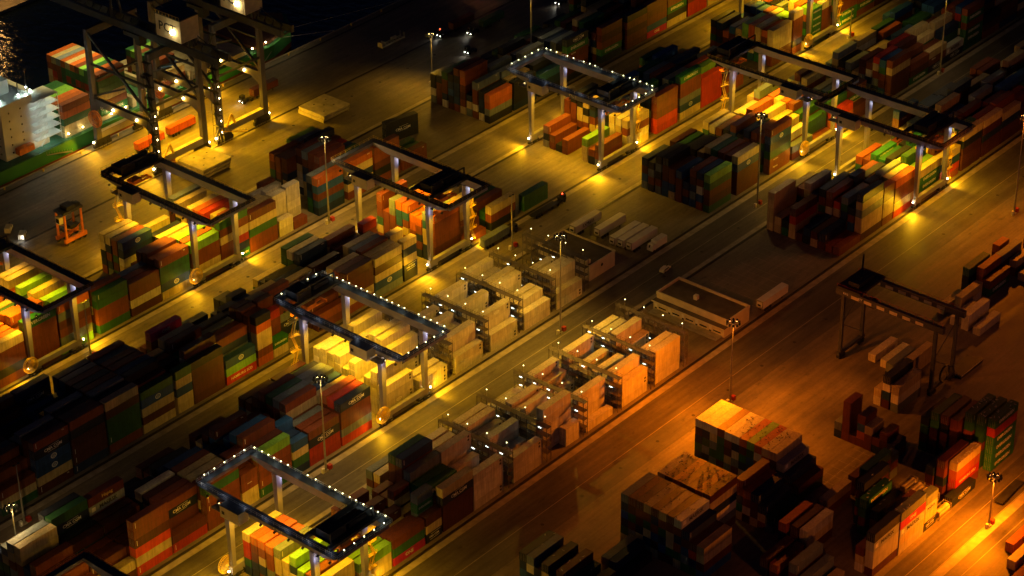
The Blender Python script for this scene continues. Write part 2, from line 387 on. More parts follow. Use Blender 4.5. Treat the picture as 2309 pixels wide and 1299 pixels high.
for line in REEFERS.strip().splitlines():
    spec, phrase = line.split('#'); p = spec.split(); b = int(p[0]); x0 = float(p[1]); L = 12.192 if p[2] == '12' else 6.058
    for r, t in enumerate(p[3:13]):
        if t != '-': put_stack(t+'w', ('ref', b, p[1], r), x0 + ((hsh(p[1], r, 'x') % 100)/100-.5)*.2, RAIL_Y[b]+ROW0+PITCH_Y*r, L, phrase.strip(), ROWW[r], True, 'w')
# looser stacks of the empty depot, corner bottom right: x0, y of near side, rows going away, tokens
DEPOT = """
446.6 319.0 - 5w 5w 5w 5r 5w 5w 5o 5l 5o 5y 5y 4bM 3qb 2gr #tall floodlit block|-
416.6 309.4 - 6y 6r 6o 6r 6r 6o 6r #gull-dotted rust block|-
402.9 311.0 - 6bs 6qr 6rq 6ry 6bq 6ry 6rq 6rM 5qb 4Rq 4yy #chequered front block|-
430.6 293.6 - 5rr 4ro 4qb 3b 2g #low block behind the chequered one|-
374.2 322.0 - 3bd 3ws 2d 3yd 2db 3q 2g 1d 2q #bottom edge dark block|-
389.0 306.5 - 2y 2b 1d #bottom edge strip|-
480 294.6 6 2bs 5rrrrr 1r 4roBr 3ry 2br 3qr 2b #pyramid of short boxes|-
"""
for line in DEPOT.strip().splitlines():
    spec, phrase = line.split('#'); phrase = phrase.split('|')[0]; p = spec.split(); x0, y0 = float(p[0]), float(p[1])
    L = 6.058 if p[2] == '6' else 12.192
    for r, t in enumerate(p[3:]):
        put_stack(t, ('dep', p[0], r), x0, y0-2.5*r-2.44, L, phrase, ['first row', 'second row', 'third row', 'fourth row', 'fifth row', 'sixth row', 'seventh row', 'eighth row', 'ninth row', 'tenth row', 'eleventh row', 'twelfth row', 'thirteenth row', 'fourteenth row', 'fifteenth row'][r])
LOOSE = """
489.6 270.2 12 4qgd #left of the lettered green towers|first file
489.8 267.2 12 5qrqgg #left of the lettered green towers|second file
490.0 264.2 12 5bqrdq #left of the lettered green towers|third file
490.2 261.2 12 5dqqrr #left of the lettered green towers|fourth file
491.6 257.6 12 6gggrgg #lettered green towers|first file
492.2 254.4 12 6ggrggg #lettered green towers|second file
492.8 251.2 12 EEEERE #lettered green towers|facing the road
476.2 252.6 12 rHoy #glowing red pair|facing the road
474.6 255.6 12 4qbrq #glowing red pair|second file
474 258.6 12 3rqb #glowing red pair|third file
471.4 250.6 12 C #road kerb past the tank frames|lying alone
457.2 250.6 6 CyMs #between grey lettered walls and tank frames|facing the road
444.4 250.4 12 wyMms #grey lettered walls|right one
432.0 250.6 12 qwwMd #grey lettered walls|left one
432.0 253.6 12 3wyr #grey lettered walls|second file
446.0 253.6 12 4rq #grey lettered walls|third file
447.0 259.0 12 3rd #between the dark greens and tank frames|first file
446.0 262.0 12 4qgE #dark green with gulls|front file
449.0 265.0 12 5rgqd #dark green with gulls|second file
455.0 268.0 12 5qbqg #dark green with gulls|third file
428.0 268.5 12 3qyw #amber-topped low rows|first file
428.0 271.5 12 3rqq #amber-topped low rows|second file
427.0 274.5 12 3qbo #amber-topped low rows|third file
414.6 268.5 12 2qo #amber-topped low rows|fourth file
414.4 271.5 12 2bq #amber-topped low rows|fifth file
414.4 262.5 12 3qqs #bottom edge beside grey walls|first file
414.4 259.0 12 2bs #bottom edge beside grey walls|second file
414.4 255.6 12 1y #bottom edge beside grey walls|third file
446.0 274.5 12 2ry #amber-topped low rows|sixth file
459.5 274 12 2rq #along the painted lane|first file
463 270.5 12 3sqb #along the painted lane|second file
501 292.6 12 2wy #reefer cluster under the tyred crane|first file
501 289.8 12 4qOwd #reefer cluster under the tyred crane|second file
501 286.8 12 3swy #reefer cluster under the tyred crane|third file
519 301.8 12 1w #pair of reefers on trailers|right one
519.6 306.4 12 1w #pair of reefers on trailers|left one
514 297 12 2ds #beside the trailer reefers|dark one
519.6 294 12 2yy #beside the trailer reefers|tan one
552.4 294.4 12 2ww #reefer fan at the depot's right|middle pair
552.6 298.4 12 1w #reefer fan at the depot's right|left one
552.2 290.2 12 1w #reefer fan at the depot's right|right one
556 305 12 1y #reefer fan at the depot's right|flat tan one
560 301.5 12 2wy #reefer fan at the depot's right|upper one
572.6 306.6 12 3bdg #shadowed depot tail|first file
575.4 303.2 12 3qro #shadowed depot tail|second file
574 299.8 12 2r #shadowed depot tail|third file
586 303 12 3qs #shadowed depot tail|fourth file
590 300 12 2ry #shadowed depot tail|fifth file
590 306.4 6 3rqo #shadowed depot tail|short tower
603 299.6 12 2ry #shadowed depot tail|sixth file
604 303 12 2wo #shadowed depot tail|seventh file
614 300 12 3qrR #shadowed depot tail|eighth file
618 304 12 4rrR #shadowed depot tail|last tower
589 296 12 1y #shadowed depot tail|low tan box
464.2 227.5 12 1o #lower right frame corner|orange one
458 223.4 12 1y #lower right frame corner|tan one
448 219 12 1r #lower right frame corner|rust one
"""
for line in LOOSE.strip().splitlines():
    spec, phrase = line.split('#'); a, bb = phrase.split('|'); p = spec.split()
    put_stack(p[3], ('loose',)+tuple(p[:3]), float(p[0]), float(p[1])-.0, 12.192 if p[2] == '12' else 6.058, a, bb)
# two boxes stacked askew at the quay end of the second pile
for i in range(3): put_box('dCd'[i], 530.6, 514.0, .02+i*2.62, 13.7, 2.591, 'askew pile by crane 04', 'turned off the grid', i, 3, rz=R_(-12.5))
# boxes on board the ship
def ship_block(x0, y0, z0, rows, tops, key, name):
    for r in range(rows):
        n = tops[1][r % len(tops[1])]
        for t in range(n):
            c = tops[0][r] if t == n-1 else 'rgEgrRgyrgoqE'[hsh(key, r, t) % 13]
            put_box(c, x0, y0+2.5*r, z0+t*2.7, 12.192, 2.591, name, 'from the quay side', t, n); BOXES[-1]['row'] = ['first', 'second', 'third', 'fourth', 'fifth', 'sixth', 'seventh', 'eighth', 'ninth', 'tenth', 'eleventh', 'twelfth'][r]+' row in'
ship_block(456.4, 599.0, 6.5, 7, ('roollggl', [4]), 'sa', 'small block aboard ship')
ship_block(473.2, 599.0, 6.5, 11, ('roglroyosyo', [6]), 'sb', 'big block aboard ship')
ship_block(501.5, 599.5, 6.5, 7, ('yOrgrlg', [2, 2, 3, 4, 4, 4, 4]), 'sc', 'half loaded block aboard ship')
# ------------------------------------------------------------------ how much of each box the photograph can show (decides which become things of their own)
def visible_px():
    W, H = 1024, 576; sc = IMG_W/W
    px, py = np.meshgrid((np.arange(W)+.5)*sc, (np.arange(H)+.5)*sc)
    A = np.array([rt, up, fw]); a = (px-IMG_W/2)/F_PX; b = -(py-IMG_H/2)/F_PX
    D = a[..., None]*A[0] + b[..., None]*A[1] + A[2]
    zb = np.full((H, W), 1e9); ib = np.full((H, W), -1, int)
    for i, B in enumerate(BOXES):
        x0, x1, y0, y1, z0, z1 = B['x']-B['L']/2, B['x']+B['L']/2, B['y']-B['W']/2, B['y']+B['W']/2, B['z'], B['z']+B['h']
        for f, (ax, v, c) in enumerate(((2, z1, ((x0,y0,z1),(x1,y0,z1),(x1,y1,z1),(x0,y1,z1))), (0, x0, ((x0,y0,z0),(x0,y1,z0),(x0,y1,z1),(x0,y0,z1))), (1, y0, ((x0,y0,z0),(x1,y0,z0),(x1,y0,z1),(x0,y0,z1))))):
            q = [A @ (np.array(p)-np.array((0, 0, CAM_H))) for p in c]
            P = np.array([((IMG_W/2+F_PX*t[0]/t[2])/sc, (IMG_H/2-F_PX*t[1]/t[2])/sc) for t in q])
            u0, v0 = np.floor(P.min(0)).astype(int); u1, v1 = np.ceil(P.max(0)).astype(int)
            u0, v0, u1, v1 = max(u0, 0), max(v0, 0), min(u1, W), min(v1, H)
            if u1 <= u0 or v1 <= v0: continue
            gx, gy = np.meshgrid(np.arange(u0, u1)+.5, np.arange(v0, v1)+.5)
            ins = None; sg = 0
            for k in range(4):
                e = P[(k+1) % 4]-P[k]; cr = e[0]*(gy-P[k][1])-e[1]*(gx-P[k][0])
                if k == 0: sg = np.sign(e[0]*(P[2][1]-P[0][1])-e[1]*(P[2][0]-P[0][0]))
                m = cr*sg >= 0; ins = m if ins is None else ins & m
            d = D[v0:v1, u0:u1, ax]; t = (v-(CAM_H if ax == 2 else 0))/d
            zs = zb[v0:v1, u0:u1]; m = ins & (t < zs) & (t > 0)
            zs[m] = t[m]; ib[v0:v1, u0:u1][m] = i*3+f
    cnt = np.bincount(ib[ib >= 0], minlength=3*len(BOXES)).reshape(-1, 3)
    return cnt
VIS = visible_px()
def unit_box(L, h, reefer):
    m = MB(); W = 2.438; a = .035; m.cur = 0
    m.box(-L/2+a, L/2-a, -W/2+a, W/2-a, .12, h-.03)
    for sx in (-1, 1):
        for sy in (-1, 1):
            xa, ya = sx*(L/2-.08), sy*(W/2-.08); m.box(xa-.08, xa+.08, ya-.08, ya+.08, 0, h)
        xa = sx*(L/2-.06); m.box(xa-.06, xa+.06, -W/2+.16, W/2-.16, h-.14, h-.004); m.box(xa-.06, xa+.06, -W/2+.16, W/2-.16, .0, .14)
    for sy in (-1, 1):
        ya = sy*(W/2-.05); m.box(-L/2+.16, L/2-.16, ya-.05, ya+.05, h-.10, h-.006); m.box(-L/2+.16, L/2-.16, ya-.05, ya+.05, 0, .15)
    return m
BOXMESH = {}
def box_mesh(L, h, reefer):
    k = (L, h, reefer)
    if k not in BOXMESH: BOXMESH[k] = unit_box(L, h, reefer).mesh('container_body', M_BOX)
    return BOXMESH[k]
DOORMESH = {}
def door_mesh(h, reefer):
    if (h, reefer) not in DOORMESH:
        m = MB()
        for s in (-1, 1):
            m.cur = 0; m.box(-.03, .0, min(s*.03, s*1.08), max(s*.03, s*1.08), .2, h-.18)
            m.cur = 1
            for yy in (.3, .82): m.box(-.075, -.03, s*yy-.025, s*yy+.025, .16, h-.14)
            m.box(-.09, -.075, s*.56-.26, s*.56+.26, h*.42, h*.42+.04)
        DOORMESH[(h, reefer)] = m.mesh('door', [M_BOX, M_STEEL if not reefer else M_DARK])
    return DOORMESH[(h, reefer)]
_m = MB(); _m.box(-.05, 0, -.95, .95, .35, 2.3); _m.cur = 1; _m.cone((-.05, 0, 1.75), (-.09, 0, 1.75), .42, .42, 14); _m.box(-.09, -.05, -.7, .7, .5, 1.05)
FANMESH = _m.mesh('cooling_unit', [M_STEEL, M_DARK])
_m = MB()
for k in range(20):
    a0, a1 = 2*math.pi*k/20, 2*math.pi*(k+1)/20; n = len(_m.v)
    for a in (a0, a1):
        for rr in (1.0, .74): _m.v.append((1.05*rr*math.cos(a), -.012, .82*rr*math.sin(a)))
    _m.f.append((n, n+1, n+3, n+2)); _m.mi.append(0)
for q in range(3): _m.box(-.55, .55, -.012, 0, .28-.3*q-.07, .28-.3*q+.05)
OVALMESH = _m.mesh('emblem', M_LETW)
TIERW = ['at ground level', 'second up', 'third up', 'fourth up', 'fifth up', 'sixth up', 'seventh up']
order = sorted(range(len(BOXES)), key=lambda i: -VIS[i].sum()-(230 if (BOXES[i]['c'] in SIDE or BOXES[i]['c'] == 'O') and VIS[i][2] >= 40 else 0))
single = set([i for i in order if not BOXES[i]['reefer'] and VIS[i].sum() >= 6][:300]) | set([i for i in order if BOXES[i]['reefer'] and VIS[i].sum() >= 6][:130])
single |= {i for i, B in enumerate(BOXES) if B['rz']}
mass = MB(); mass_col = []
LABELS = {}
for i, B in enumerate(BOXES):
    col, words = TONE[B['c']][0], TONE[B['c']][1]
    j = 1+((hsh(i, 'tone') % 100)/100-.5)*.36
    col = tuple(min(.9, c*j) for c in col)
    if i not in single:
        top = B['tier'] == B['n']-1
        if VIS[i].sum() == 0 and not top and B['row'] not in ('facing the lane', 'last row back'): continue
        n0 = len(mass.f)
        if B['rz']: continue
        L, h, W = B['L'], B['h'], B['W']; x, y, z = B['x'], B['y'], B['z']
        mass.box(x-L/2, x+L/2, y-W/2, y+W/2, z, z+h)
        if VIS[i].sum() > 20:
            mass.box(x-L/2-.012, x-L/2, y-W/2+.1, y-.03, z+.2, z+h-.15).box(x-L/2-.012, x-L/2, y+.03, y+W/2-.1, z+.2, z+h-.15)
        mass_col += [col]*(len(mass.f)-n0)
        continue
    short = B['L'] < 8
    name = 'reefer_container' if B['reefer'] or (B['c'] == 'w' and 'reefer' in B['bay']) else 'shipping_container'
    o = bpy.data.objects.new(name, box_mesh(B['L'], B['h'], B['reefer'])); COL.objects.link(o)
    if B['L'] > 12.5: o.scale.x = 1
    o.location = (B['x'], B['y'], B['z']); o.rotation_euler.z = B['rz']; o.color = (*col, 1)
    tw = TIERW[B['tier']] if B['tier'] < B['n']-1 or B['n'] == 1 else 'topmost of %d' % B['n'] if False else ('topmost' if B['n'] > 1 else '')
    if B['n'] == 1: tw = 'on the ground'
    lab = '%s%s container, %s, %s, %s' % ('short ' if short else '', words if not B['reefer'] else 'white reefer', tw, B['row'], B['bay'])
    w = lab.split()
    if len(w) > 16: lab = lab.replace(' back,', ',').replace(' the ', ' ')
    k = 2
    LABELS.setdefault(lab, []).append(o)
    tag(o, lab, 'reefer container' if name == 'reefer_container' else 'container', ('refrigerated containers in the yard' if name == 'reefer_container' else 'shipping containers stacked in the yard'))
    if VIS[i][1] >= 8:
        d = bpy.data.objects.new('door', door_mesh(B['h'], B['reefer'])); COL.objects.link(d); d.parent = o; d.location = (-B['L']/2+.03, 0, 0); d.color = (*col, 1)
    if B['reefer'] and hsh(i, 'fan') % 3 == 0 and VIS[i][2] > 20:
        for zz in (.95, 2.0):
            q = MB(); q.cone((B['L']/2-1.1, -1.19, zz), (B['L']/2-1.1, -1.225, zz), .38, .38, 12); q.obj('vent', M_DARK, o)
        if hsh(i, 'ov') % 2:
            e = bpy.data.objects.new('emblem', OVALMESH); COL.objects.link(e); e.parent = o; e.location = (0, -1.21, B['h']*.55); e.scale = (1.1, 1, .7)
    c = B['c']
    if VIS[i][2] >= 12 and not short or (VIS[i][2] >= 30 and c in SIDE):
        if c in SIDE:
            t, sz, mt, dx = SIDE[c]; k = .62 if short and len(t) > 5 else 1
            lettering(t, sz*k, (dx if not short else 0, -1.205, B['h']*(.5 if c != 'T' else .72)), FACE_NEAR, o, {'w': M_LETW, 'd': M_LETD, 'y': M_LETY}[mt])
            if c == 'M':
                q = MB(); q.box(-5.3, -4.0, -1.215, -1.2, .8, 2.1); q.obj('emblem', M_LETW, o)
            if c == 'C':
                q = MB(); q.bar((-1.2, -1.21, 2.25), (2.6, -1.21, 2.45), .02, .09).bar((-1.6, -1.21, .6), (2.2, -1.21, .75), .02, .09); q.obj('swoosh', M_LETW, o)
        elif c == 'O':
            e = bpy.data.objects.new('emblem', OVALMESH); COL.objects.link(e); e.parent = o; e.location = (.2, -1.205, B['h']*.52)
        elif c in 'rqRobBsg' and hsh(i, 'tick') % 5 < 3:
            q = MB(); q.box(-5.35, -5.2, -1.21, -1.2, .7, 2.3); q.obj('code_panel', M_LETW, o)
            if hsh(i, 'tick2') % 3 == 0: lettering(['TEX', 'CAI', 'TAL', 'GESU'][hsh(i, 't3') % 4], .5, (4.3, -1.205, 2.15), FACE_NEAR, o)
for lab, os_ in LABELS.items():
    if len(os_) > 1:
        for k, o in enumerate(sorted(os_, key=lambda q: (q.location.y, q.location.x))):
            o['label'] = lab.replace(' container', ' box') if k == 1 else lab if k == 0 else lab.replace(' container', ' crate-like box')
if mass.f:
    o = mass.obj('container_stacks', M_BOXM); tag(o, kind='stuff')
    at = o.data.attributes.new('paint_tone', 'FLOAT_COLOR', 'FACE')
    at.data.foreach_set('color', np.array([(*c, 1) for c in mass_col], dtype=np.float32).ravel())
print('boxes', len(BOXES), 'single', len(single), 'mass faces', len(mass.f), 'dup labels', sum(len(v) > 1 for v in LABELS.values()))
# ------------------------------------------------------------------ the setting: yard, rails, kerbs, quay, water, sky
def ground_mat(name, col, wet=.0, lo=.68, hi=1.25):
    m = bpy.data.materials.new(name); N, L = nodes(m); b = N['Principled BSDF']
    ge = N.new('ShaderNodeNewGeometry')
    def noise(scale, vec=(1, 1, 1), detail=6, rough=.6):
        mp = N.new('ShaderNodeMapping'); mp.inputs['Scale'].default_value = vec; L.new(ge.outputs['Position'], mp.inputs['Vector'])
        n = N.new('ShaderNodeTexNoise'); n.inputs['Scale'].default_value = scale; n.inputs['Detail'].default_value = detail; n.inputs['Roughness'].default_value = rough
        L.new(mp.outputs['Vector'], n.inputs['Vector']); return n.outputs['Fac']
    def rng(s, a, c, d, e):
        r = N.new('ShaderNodeMapRange'); r.inputs['From Min'].default_value = a; r.inputs['From Max'].default_value = c; r.inputs['To Min'].default_value = d; r.inputs['To Max'].default_value = e
        L.new(s, r.inputs['Value']); return r.outputs['Result']
    def mul(a, c):
        q = N.new('ShaderNodeMath'); q.operation = 'MULTIPLY'; L.new(a, q.inputs[0]); L.new(c, q.inputs[1]); return q.outputs['Value']
    wear = rng(noise(.55, (.05, 1, 1), 6), .30, .70, lo, hi)             # wheel tracks along the lanes
    blot = rng(noise(.05, (1, 1.4, 1), 7), .3, .7, .6, 1.3)             # big stains
    grit = rng(noise(1.1, (1, 1, 1), 8, .7), .25, .75, .75, 1.2)
    oil = rng(noise(.35, (.5, 1.2, 1), 6), .60, .72, 1.0, .45)
    br = N.new('ShaderNodeTexBrick'); br.offset = 0; br.inputs['Scale'].default_value = 1; br.inputs['Brick Width'].default_value = 6.1; br.inputs['Row Height'].default_value = 4.1; br.inputs['Mortar Size'].default_value = .035
    br.inputs['Color1'].default_value = (1, 1, 1, 1); br.inputs['Color2'].default_value = (.9, .9, .9, 1); br.inputs['Mortar'].default_value = (.82, .82, .82, 1)
    L.new(ge.outputs['Position'], br.inputs['Vector'])
    v = mul(mul(wear, blot), mul(grit, oil))
    mx = N.new('ShaderNodeMix'); mx.data_type = 'RGBA'; mx.blend_type = 'MULTIPLY'; mx.inputs['Factor'].default_value = 1
    mx.inputs['A'].default_value = (*col, 1); L.new(v, mx.inputs['B'])
    m2 = N.new('ShaderNodeMix'); m2.data_type = 'RGBA'; m2.blend_type = 'MULTIPLY'; m2.inputs['Factor'].default_value = .8
    L.new(mx.outputs['Result'], m2.inputs['A']); L.new(br.outputs['Color'], m2.inputs['B'])
    L.new(m2.outputs['Result'], b.inputs['Base Color'])
    L.new(rng(v, .3, 1.4, .42, .8), b.inputs['Roughness'])
    bp = N.new('ShaderNodeBump'); bp.inputs['Strength'].default_value = .3; bp.inputs['Distance'].default_value = .02; L.new(grit, bp.inputs['Height']); L.new(bp.outputs['Normal'], b.inputs['Normal'])
    b.inputs['Specular IOR Level'].default_value = .3
    return m
M_YARD = ground_mat('yard_concrete', (.21, .18, .14)); M_ROAD = ground_mat('road_asphalt', (.13, .115, .10), lo=.6)
def sheet(name, x0, x1, y0, y1, z, mat, t=None):
    m = MB(); m.box(x0, x1, y0, y1, z-(t or .002), z); return tag(m.obj(name, mat), kind='structure')
Q_EDGE = 594.5
sheet('ground', -200, 1800, -700, Q_EDGE, 0, M_YARD, 6)
sheet('road', 150, 1200, 327.5, 346.2, .006, M_ROAD); sheet('road', 150, 1200, 381.5, 395.2, .006, M_ROAD); sheet('road', 150, 1200, 216, 248.6, .006, M_ROAD)
m = MB(); m.box(-200, 1800, Q_EDGE, Q_EDGE+.5, -6, .25); tag(m.obj('quay_wall', M_CONC), kind='structure')
def water():
    m = bpy.data.materials.new('harbour_water'); N, L = nodes(m); b = N['Principled BSDF']
    b.inputs['Base Color'].default_value = (.004, .008, .014, 1); b.inputs['Roughness'].default_value = .12
    ge = N.new('ShaderNodeNewGeometry'); n1 = N.new('ShaderNodeTexNoise'); n1.inputs['Scale'].default_value = .28; n1.inputs['Detail'].default_value = 5
    mp = N.new('ShaderNodeMapping'); mp.inputs['Scale'].default_value = (1, .6, 1); mp.inputs['Rotation'].default_value = (0, 0, .7)
    L.new(ge.outputs['Position'], mp.inputs['Vector']); L.new(mp.outputs['Vector'], n1.inputs['Vector'])
    bp = N.new('ShaderNodeBump'); bp.inputs['Strength'].default_value = .9; bp.inputs['Distance'].default_value = .9
    L.new(n1.outputs['Fac'], bp.inputs['Height']); L.new(bp.outputs['Normal'], b.inputs['Normal'])
    return m
sheet('water', -200, 1800, Q_EDGE+.4, 1800, -2.6, water())
for b, y in RAIL_Y.items():
    for yy in (y, y+31):
        m = MB(); m.box(150, 1200, yy-.45, yy-.12, .004, .02).box(150, 1200, yy+.1, yy+.5, .004, .024).box(150, 1200, yy-.06, yy+.04, .004, .16)
        tag(m.obj('crane_rail', M_RAIL), kind='structure')
    sheet('kerb_strip', 150, 1200, y-2.6, y-.6, .014, M_CONC); sheet('kerb_strip', 150, 1200, y+31.7, y+33.2, .014, M_CONC)
for yy in (560.2, 591.2):
    m = MB(); m.box(100, 1300, yy-.5, yy-.15, .004, .02).box(100, 1300, yy-.06, yy+.06, .004, .16).box(100, 1300, yy+.15, yy+.5, .004, .02); tag(m.obj('crane_rail', M_RAIL), kind='structure')
for yy in (233.0, 239.4, 244.2, 335, 388):
    sheet('lane_marking', 200, 900, yy-.09, yy+.09, .012, M_CONC)
sheet('kerb_strip', 200, 900, 236.6, 239.2, .02, M_CONC)
m = MB()
for k in range(9): m.box(452+k*4.6, 454.4+k*4.6, 276.8, 277.2, .006, .012)
tag(m.obj('lane_marking', M_RAIL), kind='structure')
m = MB()
for k in range(7): m.box(476-k*3.6, 478.8-k*3.6, 283.4, 283.55, .006, .012).box(478-k*3.6, 478.12-k*3.6, 281, 287, .006, .012)
tag(m.obj('lane_marking', M_CONC), kind='structure')
for x0, y0, n, dx in ((520, 352, 8, 3.2), (548, 352, 7, 3.2)):
    m = MB()
    for k in range(n): m.box(x0+k*dx, x0+k*dx+.12, y0, y0+20, .006, .012)
    tag(m.obj('lane_marking', M_CONC), kind='structure')
man = MB(); man.cone((0, 0, .006), (0, 0, .02), .55, .5, 10); ME = man.mesh('manhole_cover', M_RAIL)
cnt = 0
for yy, xs in ((331.5, range(395, 720, 17)), (436.4, range(520, 660, 14)), (487.5, range(400, 520, 12)), (551.0, range(430, 600, 15)), (385.5, range(520, 700, 20)), (296.5, (512, 530))):
    for x in xs:
        o = bpy.data.objects.new('manhole_cover', ME); COL.objects.link(o); o.location = (x, yy, 0)
        tag(o, 'round dark iron drain cover set in the yard paving', 'manhole cover', 'drain covers along the lanes')
# world
w = bpy.data.worlds.new('World'); S.world = w; w.use_nodes = True; N, L = w.node_tree.nodes, w.node_tree.links
SUN_EL, SUN_ROT = R_(14), R_(215)
sky = N.new('ShaderNodeTexSky'); sky.sky_type = 'NISHITA'; sky.sun_disc = False; sky.sun_elevation = SUN_EL; sky.sun_rotation = SUN_ROT
mx = N.new('ShaderNodeMix'); mx.data_type = 'RGBA'; mx.blend_type = 'MULTIPLY'; mx.inputs['Factor'].default_value = 1; mx.inputs['B'].default_value = (.30, .42, 1, 1); L.new(sky.outputs['Color'], mx.inputs['A'])
bg = N['Background']; L.new(mx.outputs['Result'], bg.inputs['Color']); bg.inputs['Strength'].default_value = .0026
sd = bpy.data.lights.new('sun', 'SUN'); sd.energy = .0035; sd.angle = R_(12); sd.color = (.55, .7, 1.0); so = bpy.data.objects.new('sun', sd); COL.objects.link(so)
so.rotation_euler = (R_(90)-SUN_EL, 0, math.pi-SUN_ROT)
# ------------------------------------------------------------------ rail mounted gantry cranes
def rmg(xl, Y, num, lit, tro, cabin_near, stair, reel, label, lampP=1.0):
    """xl: left wheel end, Y: near rail; local frame x from left wheel end, y from the near rail"""
    t = thing('gantry_crane', label, 'gantry crane', (xl, Y, 0), 0, 'gantry cranes over the container stacks')
    XA, XB, ZB, ZT = 1.7, 19.2, 24.0, 26.3; Y0, Y1 = -8.6, 40.4
    for yy in (0, 31):
        m = MB(); m.taper(10.5, yy, 2.3, 3.9, 19.6, 1.3, 19.6, 1.3).box(.9, 4.6, yy-.5, yy+.5, 1.3, 2.3).box(16.4, 20.1, yy-.5, yy+.5, 1.3, 2.3)
        m.cur = 1; m.box(1.6, 19.4, yy-.55, yy+.55, 3.9, 3.96)
        m.obj('sill_beam', [M_GREY, M_STEEL], t)
        for xx in (2.6, 18.4):
            bo = MB()
            bo.box(xx-2.6, xx-.1, yy-.45, yy+.45, .75, 1.35).box(xx+.1, xx+2.6, yy-.45, yy+.45, .75, 1.35).box(xx-.7, xx+.7, yy-.9, yy-.45, .7, 1.5)
            bo = bo.obj('bogie', M_DARK, t)
            for dx in (-2.0, -.8, .8, 2.0):
                q = MB(); q.cone((xx+dx, yy-.22, .5), (xx+dx, yy+.22, .5), .42, .42, 12); q.obj('wheel', M_STEEL, bo)
        for xx in (XA, XB):
            m = MB(); m.taper(xx, yy, 3.9, ZB, 1.25, 1.1, 2.0, 1.7); m.obj('leg', M_GREY, t)
    for xx, s in ((XA, -1), (XB, 1)):
        m = MB(); m.prism([(Y0+.4, ZB+1.1), (Y0+4.5, ZB), (Y1-7, ZB), (Y1-.4, ZB+1.3), (Y1-.4, ZT), (Y0+.4, ZT)], xx-.75, xx+.75, 'x')
        m.cur = 1; m.box(xx-.8, xx+.8, Y0+.3, Y1-.3, ZT, ZT+.07); m.box(xx+s*.75-.5*(1-s), xx+s*.75+.5*(1+s), Y0, Y1, ZT-.1, ZT+.02)
        m.obj('girder', [M_GREY, M_NAVY], t)
    for yy in (Y0, Y1):
        m = MB(); m.box(XA-.2, XB+.2, yy-.55, yy+.55, ZT-1.3, ZT); m.cur = 1; m.box(XA-1.2, XB+1.2, yy-.9, yy+.9, ZT, ZT+.07); m.obj('end_beam', [M_GREY, M_NAVY], t)
    # handrail right round the top
    X0, X1 = XA-1.2, XB+1.2; cor = [(X0, Y0-.9), (X1, Y0-.9), (X1, Y1+.9), (X0, Y1+.9)]; m = MB()
    for k in range(4):
        a, b2 = cor[k], cor[(k+1) % 4]; d = math.dist(a, b2); n = int(d/2)
        for h in (.55, 1.1): m.bar((*a, ZT+h), (*b2, ZT+h), .05)
        for i in range(n+1):
            p = (a[0]+(b2[0]-a[0])*i/n, a[1]+(b2[1]-a[1])*i/n); m.bar((*p, ZT), (*p, ZT+1.1), .06)
    m.obj('handrail', M_YEL if not lit else M_WHITE, t)
    # equipment house hung outside the left girder, and a service cage beside it
    yc = 1.5 if cabin_near else 22.5
    m = MB(); m.box(-2.6, .85, yc, yc+6.8, ZB-.9, ZT+.3); m.cur = 1; m.box(-2.7, .9, yc-.1, yc+6.9, ZT+.3, ZT+.42); m.cur = 2; m.box(-2.63, -2.6, yc+5.2, yc+6.2, ZB+.2, ZB+1.2)
    m.obj('equipment_house', [M_CREAM, M_NAVY, M_DARK], t)
    yg = yc+7.2 if not cabin_near else yc-4.4
    m = MB(); m.box(-1.9, .9, yg, yg+4, ZB-.6, ZB-.5)
    for px, py in ((-1.9, yg), (-1.9, yg+2), (-1.9, yg+4), (.6, yg), (.6, yg+4)): m.bar((px, py, ZB-.6), (px, py, ZB+.6), .07)
    for h in (.1, .6): m.bar((-1.9, yg, ZB+h-.1), (-1.9, yg+4, ZB+h-.1), .06)
    m.obj('service_platform', M_STEEL, t)
    # trolley with hoist drums, cab and spreader frame
    m = MB(); m.box(XA-.6, XB+.6, tro, tro+1.2, ZT+.25, ZT+1.1).box(XA-.6, XB+.6, tro+8, tro+9.2, ZT+.25, ZT+1.1).box(XA+1.2, XB-1.2, tro+.8, tro+8.4, ZT+1.0, ZT+1.15)
    m.box(XA+2.0, XA+7.5, tro+1.8, tro+7, ZT+1.15, ZT+3.1).box(XA+9, XB-2.2, tro+2.2, tro+4.6, ZT+1.15, ZT+2.4)
    for k in range(4): m.cone((XA+9+k*1.6, tro+5.6, ZT+1.8), (XA+10.2+k*1.6, tro+5.6, ZT+1.8), .6, .6, 10)
    tr = m.obj('trolley', M_DARK, t)
    m = MB()
    for yy in (tro+.1, tro+9.1):
        m.bar((XA-.6, yy, ZT+2.1), (XB+.6, yy, ZT+2.1), .06); [m.bar((XA-.6+k*2.2, yy, ZT+1), (XA-.6+k*2.2, yy, ZT+2.1), .06) for k in range(9)]
    m.bar((XA+1.2, tro+1, ZT+1.1), (XA+1.2, tro+1, ZT+4.4), .35).bar((XB-1.2, tro+1, ZT+1.1), (XB-1.2, tro+1, ZT+4.4), .35).bar((XA+1.2, tro+1, ZT+4.4), (XB-1.2, tro+1, ZT+4.4), .35)
    m.obj('hoist_frame', M_DARK, tr)
    m = MB(); m.box(XB-6.4, XB-4, tro+5.6, tro+8, ZB-1.4, ZB+1.2); m.cur = 1; m.box(XB-6.45, XB-6.4, tro+5.8, tro+7.8, ZB-1.0, ZB+.6); m.box(XB-6.2, XB-4.2, tro+5.56, tro+5.6, ZB-1, ZB+.7); m.obj('operator_cab', [M_WHITE, M_GLASS], tr)
